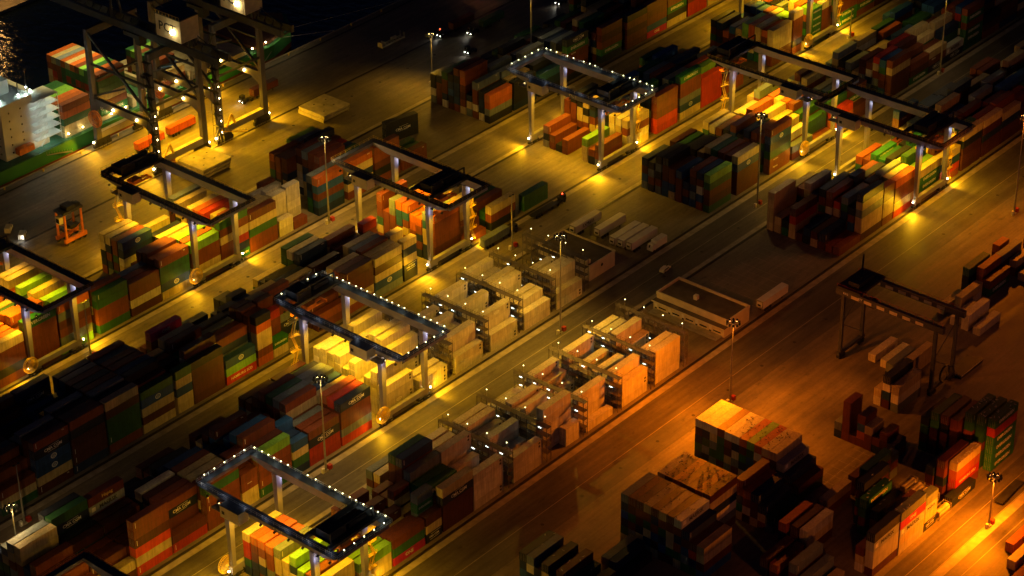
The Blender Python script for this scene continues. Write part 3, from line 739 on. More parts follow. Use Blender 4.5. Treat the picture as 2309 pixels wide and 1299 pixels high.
    m = MB(); m.box(4.4, 16.6, tro+3.4, tro+4.0, 20.6, 21.1).box(4.4, 16.6, tro+5.2, tro+5.8, 20.6, 21.1).box(4.2, 4.8, tro+3.2, tro+6, 20.3, 21).box(16.2, 16.8, tro+3.2, tro+6, 20.3, 21).box(8.6, 12.4, tro+3.2, tro+6, 21.1, 22.2)
    m.obj('spreader', M_ORG, tr)
    m = MB()
    for px in (8.9, 12.1):
        for py in (tro+3.6, tro+5.6): m.bar((px, py, 22.1), (px, py, ZT+1), .07)
    m.obj('hoist_ropes', M_RAIL, tr)
    # stair: zig-zag flights in yellow beside one leg
    if stair:
        sx, sy = (XA-2.4, 31+1.6) if stair == 'far' else (XB+2.3, -.4)
        m = MB(); n = 4 if stair == 'far' else 5
        for k in range(n):
            z0, z1 = 3+k*(ZB-3.5)/n, 3+(k+1)*(ZB-3.5)/n; d = 1 if k % 2 else -1
            m.bar((sx-.9*d, sy-.35, z0), (sx+.9*d, sy-.35, z1), .12, .3).bar((sx-.9*d, sy+.45, z0), (sx+.9*d, sy+.45, z1), .12, .3)
            m.bar((sx-.9*d, sy-.35, z0+1), (sx+.9*d, sy-.35, z1+1), .07).bar((sx-.9*d, sy+.45, z0+1), (sx+.9*d, sy+.45, z1+1), .07)
            m.box(sx-1.5, sx+1.5, sy-.5, sy+.6, z1-.1, z1)
            for px in (-1.5, 1.5):
                for py in (-.5, .6): m.bar((sx+px, sy+py, z1), (sx+px, sy+py, z1+1.1), .07)
            for h in (.6, 1.1): m.bar((sx-1.5, sy-.5, z1+h), (sx+1.5, sy-.5, z1+h), .06).bar((sx-1.5, sy+.6, z1+h), (sx+1.5, sy+.6, z1+h), .06)
            m.bar((sx, sy+.05, z1-.05), (XA if stair == 'far' else XB, 31 if stair == 'far' else 0, z1-.05), .15)
        m.obj('stair', M_YEL, t)
    if reel:
        rx, ry = .2, -.9 if reel == 'near' else 31.9; m = MB(); s = -1 if reel == 'near' else 1
        for off in (0, .5):
            for k in range(28):
                a = 2*math.pi*k/28; b2 = 2*math.pi*(k+1)/28
                m.bar((rx+.5*math.cos(a), ry+s*off, 4.6+.5*math.sin(a)), (rx+2.55*math.cos(a), ry+s*off, 4.6+2.55*math.sin(a)), .09)
                m.bar((rx+2.55*math.cos(a), ry+s*off, 4.6+2.55*math.sin(a)), (rx+2.55*math.cos(b2), ry+s*off, 4.6+2.55*math.sin(b2)), .14)
        m.cone((rx, ry-.2, 4.6), (rx, ry+.2+s*.5, 4.6), .6, .6, 12); m.bar((rx, ry+.3, 4.6), (rx+1.6, ry+.5, 3.2), .4).bar((rx-1.6, ry, 5.6), (rx-1.6, ry, 3), .1)
        m.obj('cable_reel', M_YEL, t)
    for yy in (14.5,):
        lettering('PCT', 2.0, (XA-.775, 11.8 if not cabin_near else 17, ZB+1.15), FACE_LEFT, t)
        lettering('PCT', 2.0, (XB+.775, 14, ZB+1.15), (R_(90), 0, R_(90)), t)
    if num:
        for xx in (XA, XB): lettering(num, 1.35, (xx+.1, -.72, 16.5), FACE_NEAR, t, M_LETW, 'crane_number')
        lettering(num, 1.0, (XA-.775, -4.4, ZB+1.3), FACE_LEFT, t, M_LETW, 'crane_number')
    # lamps: floodlights under the girders, corner lamps by the bogies, walkway lamps on lit cranes
    q = MB(); q.box(-.35, .35, -.28, .28, -.12, .25); q.cur = 1; q.box(-.3, .3, -.24, .24, -.16, -.12); FL = q.mesh('floodlight', [M_DARK, G_WARM])
    ys = [-6.5, -2.2, 3, 8, 13, 18, 23, 28, 33.5, 37.5]
    for yy in ys:
        o = bpy.data.objects.new('floodlight', FL); COL.objects.link(o); o.location = (XA-1.0, yy, ZB-.25); o.parent = t; o.rotation_euler = (0, R_(-25), 0)
    for yy in (5, 11, 18, 25): lamp('SPOT', (XA-.4, yy, ZB-.5), 13500*lampP, AMB, .5, 118, .7, (XA+5.5, yy, 0), t)
    lamp('SPOT', (XA-1.2, -5, ZB-.5), 12000*lampP, AMB, .5, 140, .7, (XA-3, -10, 0), t); lamp('SPOT', (XA-1.2, 37, ZB-.5), 12000*lampP, AMB, .5, 140, .7, (XA-3, 40, 0), t); lamp('SPOT', (XB+1, -5, ZB-.5), 12000*lampP, AMB, .5, 140, .7, (XB+5, -10, 0), t); lamp('SPOT', (XB+1, 37, ZB-.5), 9000*lampP, AMB, .5, 140, .7, (XB+5, 40, 0), t)
    for xx in (XA, XB):
        for yy in (-1.7, 29.2): lamp('POINT', (xx-1.3 if xx == XA else xx+1.3, yy, ZB-2.2), 130, (.85, .85, 1.0), .2, parent=t)
    for yy in (7, 16, 25): lamp('SPOT', (XB-.6, yy, ZB-.5), 8000*lampP, AMB, .5, 118, .7, (XB-4, yy, 0), t)
    q = MB(); q.ball((0, 0, 0), .27, 10, 6); q.cur = 1; q.bar((0, 0, -.3), (0, 0, -1.4), .1); CL = q.mesh('corner_lamp', [G_WARM, M_DARK])
    for yy in (0, 31):
        for xx, s in ((-.3, -1), (21.2, 1)):
            o = bpy.data.objects.new('corner_lamp', CL); COL.objects.link(o); o.location = (xx, yy-.3, 3.2); o.parent = t; e = -1 if yy == 0 else 1
            lamp('SPOT', (xx+s*.5, yy+e*1.2, 3.0), 9000*lampP, AMB, .3, 150, .7, (xx+s*15, yy+e*7, 0), t)
    if lit:
        q = MB(); q.box(-.11, .11, -.11, .11, 0, .22); q.cur = 1; q.bar((0, 0, -1.1), (0, 0, 0), .06); WL = q.mesh('walkway_lamp', [G_WALK, M_STEEL])
        for k in range(20):
            if hsh(xl, k, 'wl') % 6 == 0: continue
            o = bpy.data.objects.new('walkway_lamp', WL); COL.objects.link(o); o.location = (XB+.9, Y0+1+k*(Y1-Y0-2)/19+(hsh(xl, k) % 100)/160, ZT+1.2); o.parent = t
        for yy in ((Y1+.6, Y0-.6) if lit == 2 else (Y1+.6,)):
            for k in range(5):
                o = bpy.data.objects.new('walkway_lamp', WL); COL.objects.link(o); o.location = (XA+1.5+k*3.6, yy, ZT+1.2); o.parent = t
        for k in range(7): lamp('POINT', (XB+.3, Y0+2+k*7.6, ZT+1.7), 42, COOL, .2, parent=t); lamp('POINT', (XA-.6, Y0+2+k*7.6, ZT+1.4), 30, (.75, .85, 1.0), .2, parent=t)
        for k in range(3): lamp('POINT', (XA+3+k*6, Y1+.2, ZT+1.6), 36, (.85, .95, .9), .2, parent=t)
    return t
rmg(353.8, RAIL_Y[1], '01', 0, 26, False, None, 'near', 'grey gantry crane 01 over tan and lime boxes')
rmg(420.4, RAIL_Y[1], '02', 0, 32.2, False, 'far', 'near', 'grey gantry crane 02 near the parked straddle carrier')
rmg(474.0, RAIL_Y[2], '04', 0, -1.5, False, 'near', None, 'grey gantry crane 04 over a block of orange boxes')
rmg(560.8, RAIL_Y[2], None, 2, -3.5, False, 'near', None, 'grey gantry crane with lamp-lit handrails above rust brown boxes')
rmg(401.0, RAIL_Y[3], '06', 2, 33, True, 'far', 'near', 'grey gantry crane 06 with lit handrails over white reefers')
rmg(612.6, RAIL_Y[3], '05', 0, 32.5, True, 'far', 'near', 'grey gantry crane whose yellow stair hangs by the orange-red wall')
rmg(606.0, RAIL_Y[4], '07', 0, -3, False, 'near', None, 'grey gantry crane 07 beside the wide amber-lit road')
rmg(324.2, RAIL_Y[4], '08', 2, -6, False, 'near', 'far', 'grey gantry crane 08 with lit handrails at the bottom edge')
rmg(685.3, RAIL_Y[2], None, 0, 20, False, 'near', 'near', 'grey gantry crane cut by the top edge beside lettered green boxes', 1.1)
rmg(266.6, RAIL_Y[4], None, 0, 10, False, None, None, 'gantry crane of which only the railed frame corner shows')
# ------------------------------------------------------------------ masts
def mast(x, y, h, kind, label, E=0, col=AMB, ring=True, aims=((0, 0, 0),), fill=900):
    t = thing('light_mast', label, 'light mast', (x, y, 0), 0, 'floodlight masts')
    m = MB(); m.cone((0, 0, 0), (0, 0, h), .34, .13, 12); m.obj('pole', M_STEEL, t)
    m = MB(); m.box(-.6, .6, -.6, .6, 0, .5); m.obj('base', M_CONC, t)
    if ring:
        m = MB()
        for k in range(10):
            a = 2*math.pi*k/10; m.bar((0, 0, h-.2), (1.5*math.cos(a), 1.5*math.sin(a), h-.2), .1); b2 = 2*math.pi*(k+1)/10
            m.bar((1.5*math.cos(a), 1.5*math.sin(a), h-.2), (1.5*math.cos(b2), 1.5*math.sin(b2), h-.2), .12)
        m.cone((0, 0, h-.4), (0, 0, h+.6), .5, .3, 10); m.obj('lamp_ring', M_DARK, t)
        for k in range(10):
            a = 2*math.pi*k/10; q = MB(); cx, cy = 1.75*math.cos(a), 1.75*math.sin(a)
            q.cone((cx*1.12, cy*1.12, h+.05), (cx, cy, h-.55), .22, .42, 8)
            if kind: q.cur = 1; q.cone((cx, cy, h-.55), (cx*.99, cy*.99, h-.6), .36, .3, 8)
            q.obj('lamp_head', [M_DARK, kind] if kind else [M_DARK], t)
    else:
        m = MB(); m.bar((-.9, 0, h), (.9, 0, h), .16); m.box(-1.1, -.5, -.25, .25, h-.1, h+.18).box(.5, 1.1, -.25, .25, h-.1, h+.18); m.obj('lamp_bar', M_DARK, t)
    if kind:
        lamp('POINT', (0.9, -.9, h-1.6), 170, col, .15, parent=t); lamp('POINT', (-.9, -.9, h-5), 70, col, .2, parent=t)
    if kind is G_WARM and not E:
        for ax in (-22, 22): lamp('SPOT', (0, 0, h-.8), fill, (1, .60, .20), .5, 140, .8, (ax, -6, 0), t)
    if E:
        for ax, ay, e in aims: lamp('SPOT', (0, 0, h-.8), E*e, col, .5, 116, .9, (ax-x, ay-y, 0), t)
    q = MB(); q.box(.9, 2.1, -.6, .5, .1, 1.5); q.obj('control_cabinet', M_REDP, t)
    q = MB(); q.box(-1.6, -.8, -.5, .3, 0, 1.5); q.obj('control_cabinet', M_WHITE, t)
    return t
mast(576.2, 535.1, 20, G_WARM, 'short mast with lit square head on the dark quay apron', 14000, AMB, True, ((560, 541, 1.0), (545, 535, .7)))
mast(477.6, 492, 31.5, G_WARM, 'tall mast in front of the orange-topped quayside pile', fill=7000)
mast(503.0, 434.2, 19.5, None, 'slim T-headed mast with red box beside the terminal truck', ring=False)
mast(473.2, 389.5, 34, G_WARM, 'tall mast on the dark road between the two reefer yards', 42000, (1, .50, .03), True, ((468, 408, .8), (446, 408, .6), (452, 362, 1.0), (430, 362, .7), (478, 362, .6)))
mast(475.2, 327.4, 27.5, G_ORA, 'mast with orange flower-like lamp ring by the porched building', 80000, ORA, True, ((450, 304, 1.3), (436, 326, .9), (458, 352, .8), (430, 346, 1.0), (508, 322, .6), (488, 296, .7), (478, 352, .3)))
mast(625.4, 320.8, 36, G_ORA, 'mast at the right frame edge on the amber road', 40000, ORA, True, ((598, 318, 1), (655, 330, .8), (585, 332, .7), (600, 300, .5)))
mast(576.0, 389.3, 34, G_WARM, 'lone mast between the empty lane and the oval-badged blue boxes', fill=2500)
mast(470.8, 238.6, 16.5, G_ORA, 'short orange mast on the kerb of the lower right road', 105000, ORA, True, ((455, 248, 1.0), (440, 240, .9), (468, 232, .7), (480, 246, .9)))
mast(700.5, 395.5, 33, G_WARM, 'tall mast rising before lettered towers, top right', fill=2500)
mast(375.6, 394.0, 31, G_WARM, 'tall mast behind crane 08 before the navy lettered box', fill=8000)
mast(305.9, 440.0, 19.5, None, 'slim T-headed mast at the left edge before the yellow and green boxes', ring=False)
mast(372.2, 489.3, 20, None, 'slim dark mast beside the lit right wheels of crane 01', ring=False)
mast(607.3, 513.8, 31, G_WARM, 'tall mast behind the lit handrail corner of the crane')
mast(291, 423.2, 22, G_WARM, 'mast with white glowing neck in the bottom left corner', fill=9000)
mast(706, 438.6, 12, None, 'low slim lamp post with red box in the top lane', ring=False)
# the amber lamps that light the depot stand beyond the right and lower frame edges
mast(545, 243, 30, G_ORA, 'orange mast beyond the right frame edge', 9000, ORA, True, ((520, 290, 1.0), (500, 262, .9), (560, 300, .9)))
mast(400, 232, 26, G_ORA, 'orange mast below the bottom frame edge', 12000, ORA, True, ((410, 255, .6), (430, 244, 1)))
# ------------------------------------------------------------------ reefer racks
def rack(x, y0, y1, lab, cool=1.0, tint=COOL):
    t = thing('reefer_rack', lab, 'reefer rack', (x, y0, 0), 0, 'steel gantries between the reefers')
    D = y1-y0; W = 1.8; m = MB()
    for k in range(8):
        yy = D*k/7
        for xx in (0, W): m.bar((xx, yy, 0), (xx, yy, 11.4), .16)
        if k < 7:
            y2 = D*(k+1)/7
            for z in (0.2, 3, 5.8, 8.6):
                if (k+int(z)) % 2 == 0: m.bar((0, yy, z), (0, y2, z+2.6), .07).bar((W, y2, z), (W, yy, z+2.6), .07)
    m.obj('frame', M_RACK, t)
    for z in (2.7, 5.5, 8.3, 11.2):
        m = MB(); m.box(0, W, -.3, D+.3, z, z+.09)
        for xx in (0, W):
            for h in (.5, 1.05): m.bar((xx, -.3, z+h), (xx, D+.3, z+h), .05)
            for k in range(15): m.bar((xx, D*k/14, z), (xx, D*k/14, z+1.05), .05)
        m.obj('platform', M_RACK, t)
        if z < 11:
            for k in range(5):
                if hsh(x, z, k) % 5 > 1: continue
                q = MB(); q.box(-.06, .0, D*(k+.5)/5-.5, D*(k+.5)/5+.5, z+2.3, z+2.4); q.obj('tube_light', G_TUBE, t)
            for k in range(2): lamp('POINT', (-.45, D*(k+.5)/2, z+2.1), 7*cool, tint, .35, parent=t)
    for k in range(4):
        yy = D*(k+.3)/3.6; q = MB(); q.bar((W, yy, 11.2), (W, yy, 13.4), .07); q.cur = 1; q.ball((W, yy, 13.5), .15, 8, 5); q.obj('walkway_lamp', [M_STEEL, G_WALK], t)
        lamp('POINT', (W, yy, 13.9), 5*cool, COOL, .2, parent=t)
    return t
for k, (x, l) in enumerate(((433.0, 'steel reefer rack nearest crane 06'), (449.3, 'second steel reefer rack right of crane 06'), (465.2, 'third steel reefer rack right of crane 06'), (480.8, 'fourth steel reefer rack right of crane 06'), (496.8, 'steel reefer rack against the flat roofed building'))): rack(x, 399.2, 424.5, l, 1.0 if k < 3 else .5)
for k, (x, l) in enumerate(((401.8, 'unlit steel rack casting latticed shadows on the lower reefers'), (418.2, 'dark steel rack where the lower reefer yard begins'), (434.4, 'steel rack left of the brightest orange reefers'), (450.2, 'steel rack in the middle of the orange-lit reefers'), (465.9, 'steel rack behind the orange-lit reefer wall'), (481.7, 'steel rack beside the porched building'))): rack(x, 349.2, 375, l, (.15, .5, 1.2, 1.2, 1.2, 1.2)[k])
# ------------------------------------------------------------------ buildings
t = thing('flat_roofed_building', 'low cream building with dark flat roof behind the reefer rack', 'building', (502.6, 401.8, 0))
MB().box(0, 12.8, 0, 21, 0, 5.2).obj('wall', M_CREAM, t)
m = MB(); m.box(.35, 12.45, .35, 20.65, 5.2, 5.26); m.cur = 1
for a in ((-.15, 12.95, -.15, .25), (-.15, 12.95, 20.75, 21.15), (-.15, .25, .25, 20.75), (12.55, 12.95, .25, 20.75)): m.box(*a, 5.2, 5.7)
m.box(.5, 2.3, 1.4, 6.5, 5.26, 6.5)
m.obj('roof', [M_ROOF, M_CREAM], t)
for k in range(4):
    w_ = MB(); w_.box(-.06, 0, 2+k*4.8, 4.4+k*4.8, 1.2, 2.8); w_.cur = 1; w_.box(-.09, -.06, 2.15+k*4.8, 4.25+k*4.8, 1.35, 2.65); w_.obj('window', [M_WHITE, M_GLASS], t)
m = MB(); m.cone((6.2, 0, 3.4), (6.2, -.06, 3.4), .55, .55, 14); m.obj('vent', M_DARK, t)
t = thing('porched_building', 'low cream building with a long porch and rooftop box', 'building', (502.4, 349.3, 0))
MB().box(1.6, 13, 0, 27, 0, 4.6).box(0, 1.6, 0, 27, 0, 3.1).obj('wall', M_CREAM, t)
m = MB(); m.box(2.0, 12.6, .4, 26.6, 4.6, 4.66); m.cur = 1
for a in ((1.5, 13.1, -.1, .3), (1.5, 13.1, 26.7, 27.1), (1.5, 1.95, .3, 26.7), (12.7, 13.1, .3, 26.7)): m.box(*a, 4.6, 5.5)
m.obj('roof', [M_ROOF, M_CREAM], t)
m = MB(); m.box(-.7, 1.55, -.2, 27.2, 3.1, 3.3); m.cur = 1; m.box(-.75, -.7, -.25, 27.25, 2.95, 3.42); m.obj('porch_roof', [M_ROOF, M_CREAM], t)
m = MB(); m.box(6, 7.3, 15, 16.3, 4.66, 6.1); m.obj('rooftop_box', M_WHITE, t)
for k in range(5):
    y0 = 1.2+k*5.2
    w_ = MB(); w_.box(-.05, 0, y0, y0+3, .9, 2.4); w_.cur = 1; w_.box(-.08, -.05, y0+.12, y0+2.88, 1.0, 1.5); w_.obj('window', [M_CREAM, M_GLASS], t)
    d_ = MB(); d_.box(-.05, 0, y0+3.5, y0+4.5, 0, 2.3); d_.cur = 1; d_.box(-.09, -.05, y0+3.6, y0+4.4, .2, 1.0); d_.obj('door', [M_WHITE, M_DARK], t)
    a_ = MB(); a_.box(-.35, 0, y0+3.4, y0+4.4, 2.35, 2.95); a_.obj('air_conditioner', M_WHITE, t)
m = MB(); m.box(-3.6, -.1, .5, 26.5, .35, .5)
for k in range(9): m.bar((-3.4, .8+k*3.2, .5), (-3.4, .8+k*3.2, 1.5), .07)
m.bar((-3.4, .8, 1.5), (-3.4, 26.4, 1.5), .08); m.obj('walkway', M_STEEL, t)
# ------------------------------------------------------------------ road vehicles
def wheels(m, xs, w, r=.5):
    for x in xs:
        for s in (-1, 1): m.cone((x, s*w-s*.32, r), (x, s*w, r), r, r, 12)
def semitrailer(name, label, cat, x, y, rz=0, body=None, L=13.6, group=None, fan=True, words=None):
    t = thing(name, label, cat, (x, y, 0), rz, group); W = 1.25
    m = MB(); m.box(-L/2, L/2, -.5, .5, .95, 1.2).box(-L/2, L/2, -W, W, 1.2, 1.3); m.box(L/2-2.6, L/2-2.3, -.8, -.6, .05, 1).box(L/2-2.6, L/2-2.3, .6, .8, .05, 1); m.obj('chassis', M_DARK, t)
    wh = MB(); wheels(wh, (-L/2+1.6, -L/2+2.9, -L/2+4.2), W); wh.obj('wheel_set', M_RUB, t)
    if body:
        m = MB(); m.box(-L/2+.05, L/2-.05, -W, W, 1.3, 3.95); m.cur = 1; m.box(-L/2, -L/2+.05, -W, W, 1.3, 4.0).box(L/2-.05, L/2, -W, W, 1.3, 4.0); m.obj('body', [body, M_STEEL], t)
        if fan:
            m = MB(); m.box(-L/2-.28, -L/2, -.85, .85, 2.0, 3.6); m.cur = 1; m.box(-L/2-.31, -L/2-.28, -.6, .6, 2.2, 2.9); m.obj('cooling_unit', [M_WHITE, M_DARK], t)
        if words: lettering(words, 1.6, (0, -W-.012, 2.6), FACE_NEAR, t, M_LETD)
    return t
TR = 'white semitrailers parked behind the flat roofed building'
for k, (x, y, wd, lab) in enumerate(((528.0, 424.0, 'EXPRESS', 'leftmost white semitrailer, dark lettering along its side'), (531.6, 416.6, None, 'second white semitrailer from the left, standing alone'), (530.4, 409.4, None, 'white semitrailer first of the tight trio'), (530.8, 406.4, None, 'white semitrailer in the middle of the tight trio'), (531.2, 403.2, None, 'white semitrailer outermost in the tight trio'))):
    semitrailer('reefer_semitrailer', lab, 'semitrailer', x, y, 0, M_WHITE, 13.6, TR, True, wd)
semitrailer('reefer_semitrailer', 'lone white semitrailer beyond the porched building', 'semitrailer', 528.3, 349.8, 0, M_WHITE, 13.6, TR)
semitrailer('container_chassis', 'empty dark container chassis in the lower right road', 'trailer', 486.5, 241.8, R_(3), None, 12.4, 'empty chassis trailers')
t = thing('box_truck', 'small white box truck with dark windscreen beside the semitrailer trio', 'truck', (532.6, 398.3, 0))
MB().box(-1.4, 4.2, -1.15, 1.15, .8, 3.4).obj('box_body', M_WHITE, t)
m = MB(); m.prism([(-3.6, .6), (-1.5, .6), (-1.5, 2.7), (-3.1, 2.7), (-3.6, 1.7)], -1.1, 1.1); m.cur = 1; m.bar((-3.57, 0, 1.75), (-3.16, 0, 2.6), .1, 1.0).box(-3.1, -3.05, -.95, .95, 1.7, 2.5); m.obj('cab', [M_WHITE, M_GLASS], t)
wh = MB(); wheels(wh, (-2.7, 2.6), 1.12, .45); wh.obj('wheel_set', M_RUB, t)
def terminal_tractor(label, x, y, rz, cab=M_WHITE, lights=False, beacon=False, dark=True):
    t = thing('terminal_tractor', label, 'terminal truck', (x, y, 0), rz, 'terminal trucks')
    m = MB(); m.box(-2.6, 2.6, -.9, .9, .6, 1.0); m.obj('chassis', M_DARK, t)
    m = MB(); m.prism([(.7, 1.0), (2.6, 1.0), (2.6, 1.9), (2.35, 3.1), (.7, 3.1)], -1.15, .25); m.box(.6, 2.7, .3, 1.2, 1.0, 1.9); m.cur = 1; m.box(2.48, 2.53, -1.0, .1, 1.95, 2.8).box(.9, 2.2, -1.18, -1.15, 2.0, 2.8); m.obj('cab', [M_DARK if dark else cab, M_GLASS], t)
    wh = MB(); wheels(wh, (1.8, -1.6), 1.15, .5); wh.obj('wheel_set', M_RUB, t)
    if lights:
        for s in (-.8, .8):
            q = MB(); q.ball((2.7, s, 1.0), .12, 8, 5); q.obj('headlight', G_HEAD, t)
        lamp('SPOT', (2.9, 0, 1.1), 260, (1, .95, .8), .2, 80, .5, (12, 0, 0), t)
    if beacon: q = MB(); q.ball((1.4, -.4, 3.3), .17, 8, 5); q.obj('beacon', G_RED if beacon == 2 else G_HEAD, t)
    return t
def flat(name, label, cat, x, y, rz, mat, boxcol=None, words=None, L=12.4):
    t = semitrailer(name, label, cat, x, y, rz, None, L, 'container trailers')
    if boxcol:
        o = bpy.data.objects.new('shipping_container', box_mesh(12.192, 2.591, False)); COL.objects.link(o); o.color = (*boxcol, 1); o.location = (x, y, 1.32); o.rotation_euler.z = rz
        tag(o, words, 'container', 'shipping containers riding on trailers')
        d = bpy.data.objects.new('door', door_mesh(2.591, False)); COL.objects.link(d); d.parent = o; d.location = (-6.07, 0, 0); d.color = (*boxcol, 1)
    return t
terminal_tractor('dark terminal truck pulling the slate box by crane 04', 509.9, 441.0, 0)
flat('container_trailer', 'trailer under the slate box beside crane 04', 'trailer', 502.1, 441.0, 0, M_DARK, (.17, .21, .25), 'slate grey box riding a trailer beside crane 04\'s right leg')
terminal_tractor('dark terminal truck with red beacon and empty chassis in the lane', 535.6, 441.6, 0, beacon=2)
flat('container_chassis', 'empty chassis behind the red-beaconed terminal truck', 'trailer', 527.6, 441.6, 0, M_DARK)
terminal_tractor('dark truck with two bright headlights under the quay crane', 522.5, 577.5, R_(180), lights=True)
flat('container_trailer', 'trailer behind the headlit truck on the quay', 'trailer', 531.5, 577.5, 0, M_DARK, (.10, .025, .02), 'dark maroon box on the trailer behind the headlit quay truck')
for k, (x, y, lab, lb2) in enumerate(((476.4, 578.3, 'left red skeletal trailer under the quay crane', 'orange-red box on the left red trailer under the quay crane'), (491.5, 578.6, 'right red skeletal trailer under the quay crane', 'orange-red box on the right red trailer under the quay crane'))):
    t = flat('container_trailer', lab, 'trailer', x, y, 0, M_REDP, (.60, .10, .02), lb2)
o = bpy.data.objects.new('shipping_container', box_mesh(6.058, 2.591, False)); COL.objects.link(o); o.location = (470.6, 563.2, .02); o.color = (.42, .09, .02, 1); tag(o, 'short orange box on the quay behind crane 02', 'container', 'shipping containers stacked in the yard')
for k, (x, y, lab) in enumerate(((609.5, 559.5, 'headlit terminal truck leading on the dark quay'), (618.5, 552, 'headlit terminal truck between the two others'), (605, 541.6, 'headlit terminal truck behind the lit square mast'), (661, 543.5, 'headlit terminal truck farthest along the quay'))):
    terminal_tractor(lab, x, y, R_(180), lights=True, beacon=2 if k == 0 else False)
flat('container_trailer', 'trailer with dark green box on the dark quay', 'trailer', 629, 552, 0, M_DARK, (.03, .13, .05), 'dark green box on a trailer at the dark quay')
flat('container_trailer', 'trailer with rust box on the dark quay', 'trailer', 620, 559.5, 0, M_DARK, (.16, .045, .02), 'rust brown box on a trailer at the dark quay')
t = thing('quay_tractor_lamps', 'tall dark yard lamp frame with four orange lamps at the top edge', 'lamp frame', (650.5, 575, 0))
m = MB(); m.bar((0, 0, 0), (0, 0, 7), .3).bar((-2, 0, 7), (2, 0, 7), .2).bar((-2, 0, 5.6), (2, 0, 5.6), .2); m.obj('frame', M_DARK, t)
for a, b2 in ((-1.6, 7.2), (1.6, 7.2), (-1.6, 5.4), (1.6, 5.4)):
    q = MB(); q.ball((a, -.2, b2), .35, 8, 5); q.obj('lamp', glow('lamp_redorange', (1.0, .36, .12), 30), t)
t = thing('parked_car', 'small white estate car on the dark road between the buildings', 'car', (523.0, 387.4, 0), R_(6))
m = MB(); m.prism([(-2.2, .35), (2.2, .35), (2.25, .8), (1.2, .95), (.55, 1.45), (-1.7, 1.48), (-2.2, .95)], -.85, .85); m.obj('body', M_WHITE, t)
m = MB(); m.prism([(1.1, .98), (.5, 1.4), (-1.65, 1.42), (-2.05, .98)], -.87, .87); m.bar((1.17, 0, 1.0), (.58, 0, 1.44), .04, 1.4); m.obj('window', M_GLASS, t)
m = MB(); wheels(m, (-1.35, 1.4), .88, .32); m.obj('wheel', M_RUB, t)
for k, (x, y, lab) in enumerate(((406.8, 563.0, 'small white van with lit rear, parked on the quay apron'), (406.6, 569.8, 'small tan van parked farthest left on the quay apron'))):
    t = thing('parked_van', lab, 'van', (x, y, 0), R_(40)); mt = M_WHITE if k == 0 else M_CREAM
    m = MB(); m.prism([(-2.3, .4), (2.4, .4), (2.4, 1.1), (1.7, 1.3), (1.1, 2.1), (-2.3, 2.15)], -.95, .95); m.obj('body', mt, t)
    m = MB(); m.bar((1.72, 0, 1.35), (1.15, 0, 2.05), .05, 1.6).box(.2, 1.0, -.97, .97, 1.35, 1.95); m.obj('window', M_GLASS, t); m = MB(); wheels(m, (-1.4, 1.5), .96, .35); m.obj('wheel', M_RUB, t)
    if k == 0: q = MB(); q.ball((-2.35, -.5, 1.2), .22, 8, 5); q.obj('tail_light', G_HEAD, t); lamp('POINT', (-3.0, -.6, 1.2), 60, (1, 1, .9), .2, parent=t)
# straddle carrier
t = thing('straddle_carrier', 'tall orange straddle carrier parked on the quay apron', 'straddle carrier', (416.2, 549.4, 0))
for s in (-1, 1):
    m = MB(); yy = s*2.1; m.box(-4.6, 4.6, yy-.4, yy+.4, 1.0, 2.4)
    for x in (-3.6, 3.2): m.taper(x, yy, 2.4, 11.2, .7, .6, .55, .55)
    m.bar((-3.6, yy, 2.6), (3.2, yy, 6.2), .12).bar((3.2, yy, 2.6), (-3.6, yy, 6.2), .12); m.obj('side_frame', M_ORG, t)
    for x in (-3.7, -1.3, 1.3, 3.7): w_ = MB(); w_.cone((x, yy-.25, .75), (x, yy+.25, .75), .75, .75, 14); w_.obj('wheel', M_RUB, t)
m = MB(); m.box(-4.2, 4.0, -2.4, 2.4, 11.2, 12.0).box(-2, 1.6, -1.8, 1.8, 12, 13.2).box(2.2, 3.8, -1.4, .6, 12, 12.8); m.obj('top_frame', M_DARK, t)
m = MB(); m.box(-5.6, -4.0, -1.9, .1, 8.4, 10.8); m.cur = 1; m.box(-5.65, -5.6, -1.7, -.1, 8.8, 10.4); m.obj('operator_cab', [M_CREAM, M_GLASS], t)
m = MB(); m.box(-3.4, 3.2, -1.1, 1.1, 4.4, 5.2).box(-1, 1, -1.3, 1.3, 5.2, 6); m.bar((-2, 0, 5.4), (-2, 0, 11.2), .08).bar((2, 0, 5.4), (2, 0, 11.2), .08); m.obj('spreader', M_DARK, t)
# things lying on the quay apron
def slab_stack(label, x, y, n, L=13.2, W=12.8):
    for k in range(n):
        t = thing('hatch_cover', label[k], 'hatch cover', (x+k*.25, y-k*.2, .35+k*1.35), 0, 'ship hatch covers laid on the quay')
        m = MB(); m.box(0, L, 0, W, .5, 1.1)
        for i in range(12): m.box(.25, L-.25, .35+i*(W-.8)/11, .47+i*(W-.8)/11, 0, .5)
        m.box(.1, .3, .1, W-.1, -.3, .5).box(L-.3, L-.1, .1, W-.1, -.3, .5); m.obj('panel', M_FENCE, t)
        q = MB(); [q.box(px-.3, px+.3, py-.25, py+.25, 1.1, 1.16) for px, py in ((3, 3), (9, 4), (4.5, 9.5), (10, 9), (6.5, 6.5))]; q.obj('lashing_point', M_DARK, t)
slab_stack(('lower weathered hatch cover of the pair right of the quay cranes', 'upper weathered hatch cover of the pair right of the quay cranes'), 527.8, 543.6, 2)
slab_stack(('bottom hatch cover of the stack behind crane 02', 'middle hatch cover of the stack behind crane 02', 'top hatch cover of the stack behind crane 02'), 470.4, 545.2, 3)
t = thing('flat_rack', 'long yellowed steel lifting frame lying on the dark quay', 'lifting frame', (586.0, 569.6, 0))
m = MB(); m.box(0, 12.6, -.1, .25, .4, .9).box(0, 12.6, 1.95, 2.3, .4, .9); [m.box(k*1.5, k*1.5+.25, .25, 1.95, .4, .8) for k in range(9)]; m.obj('frame', M_FENCE, t)
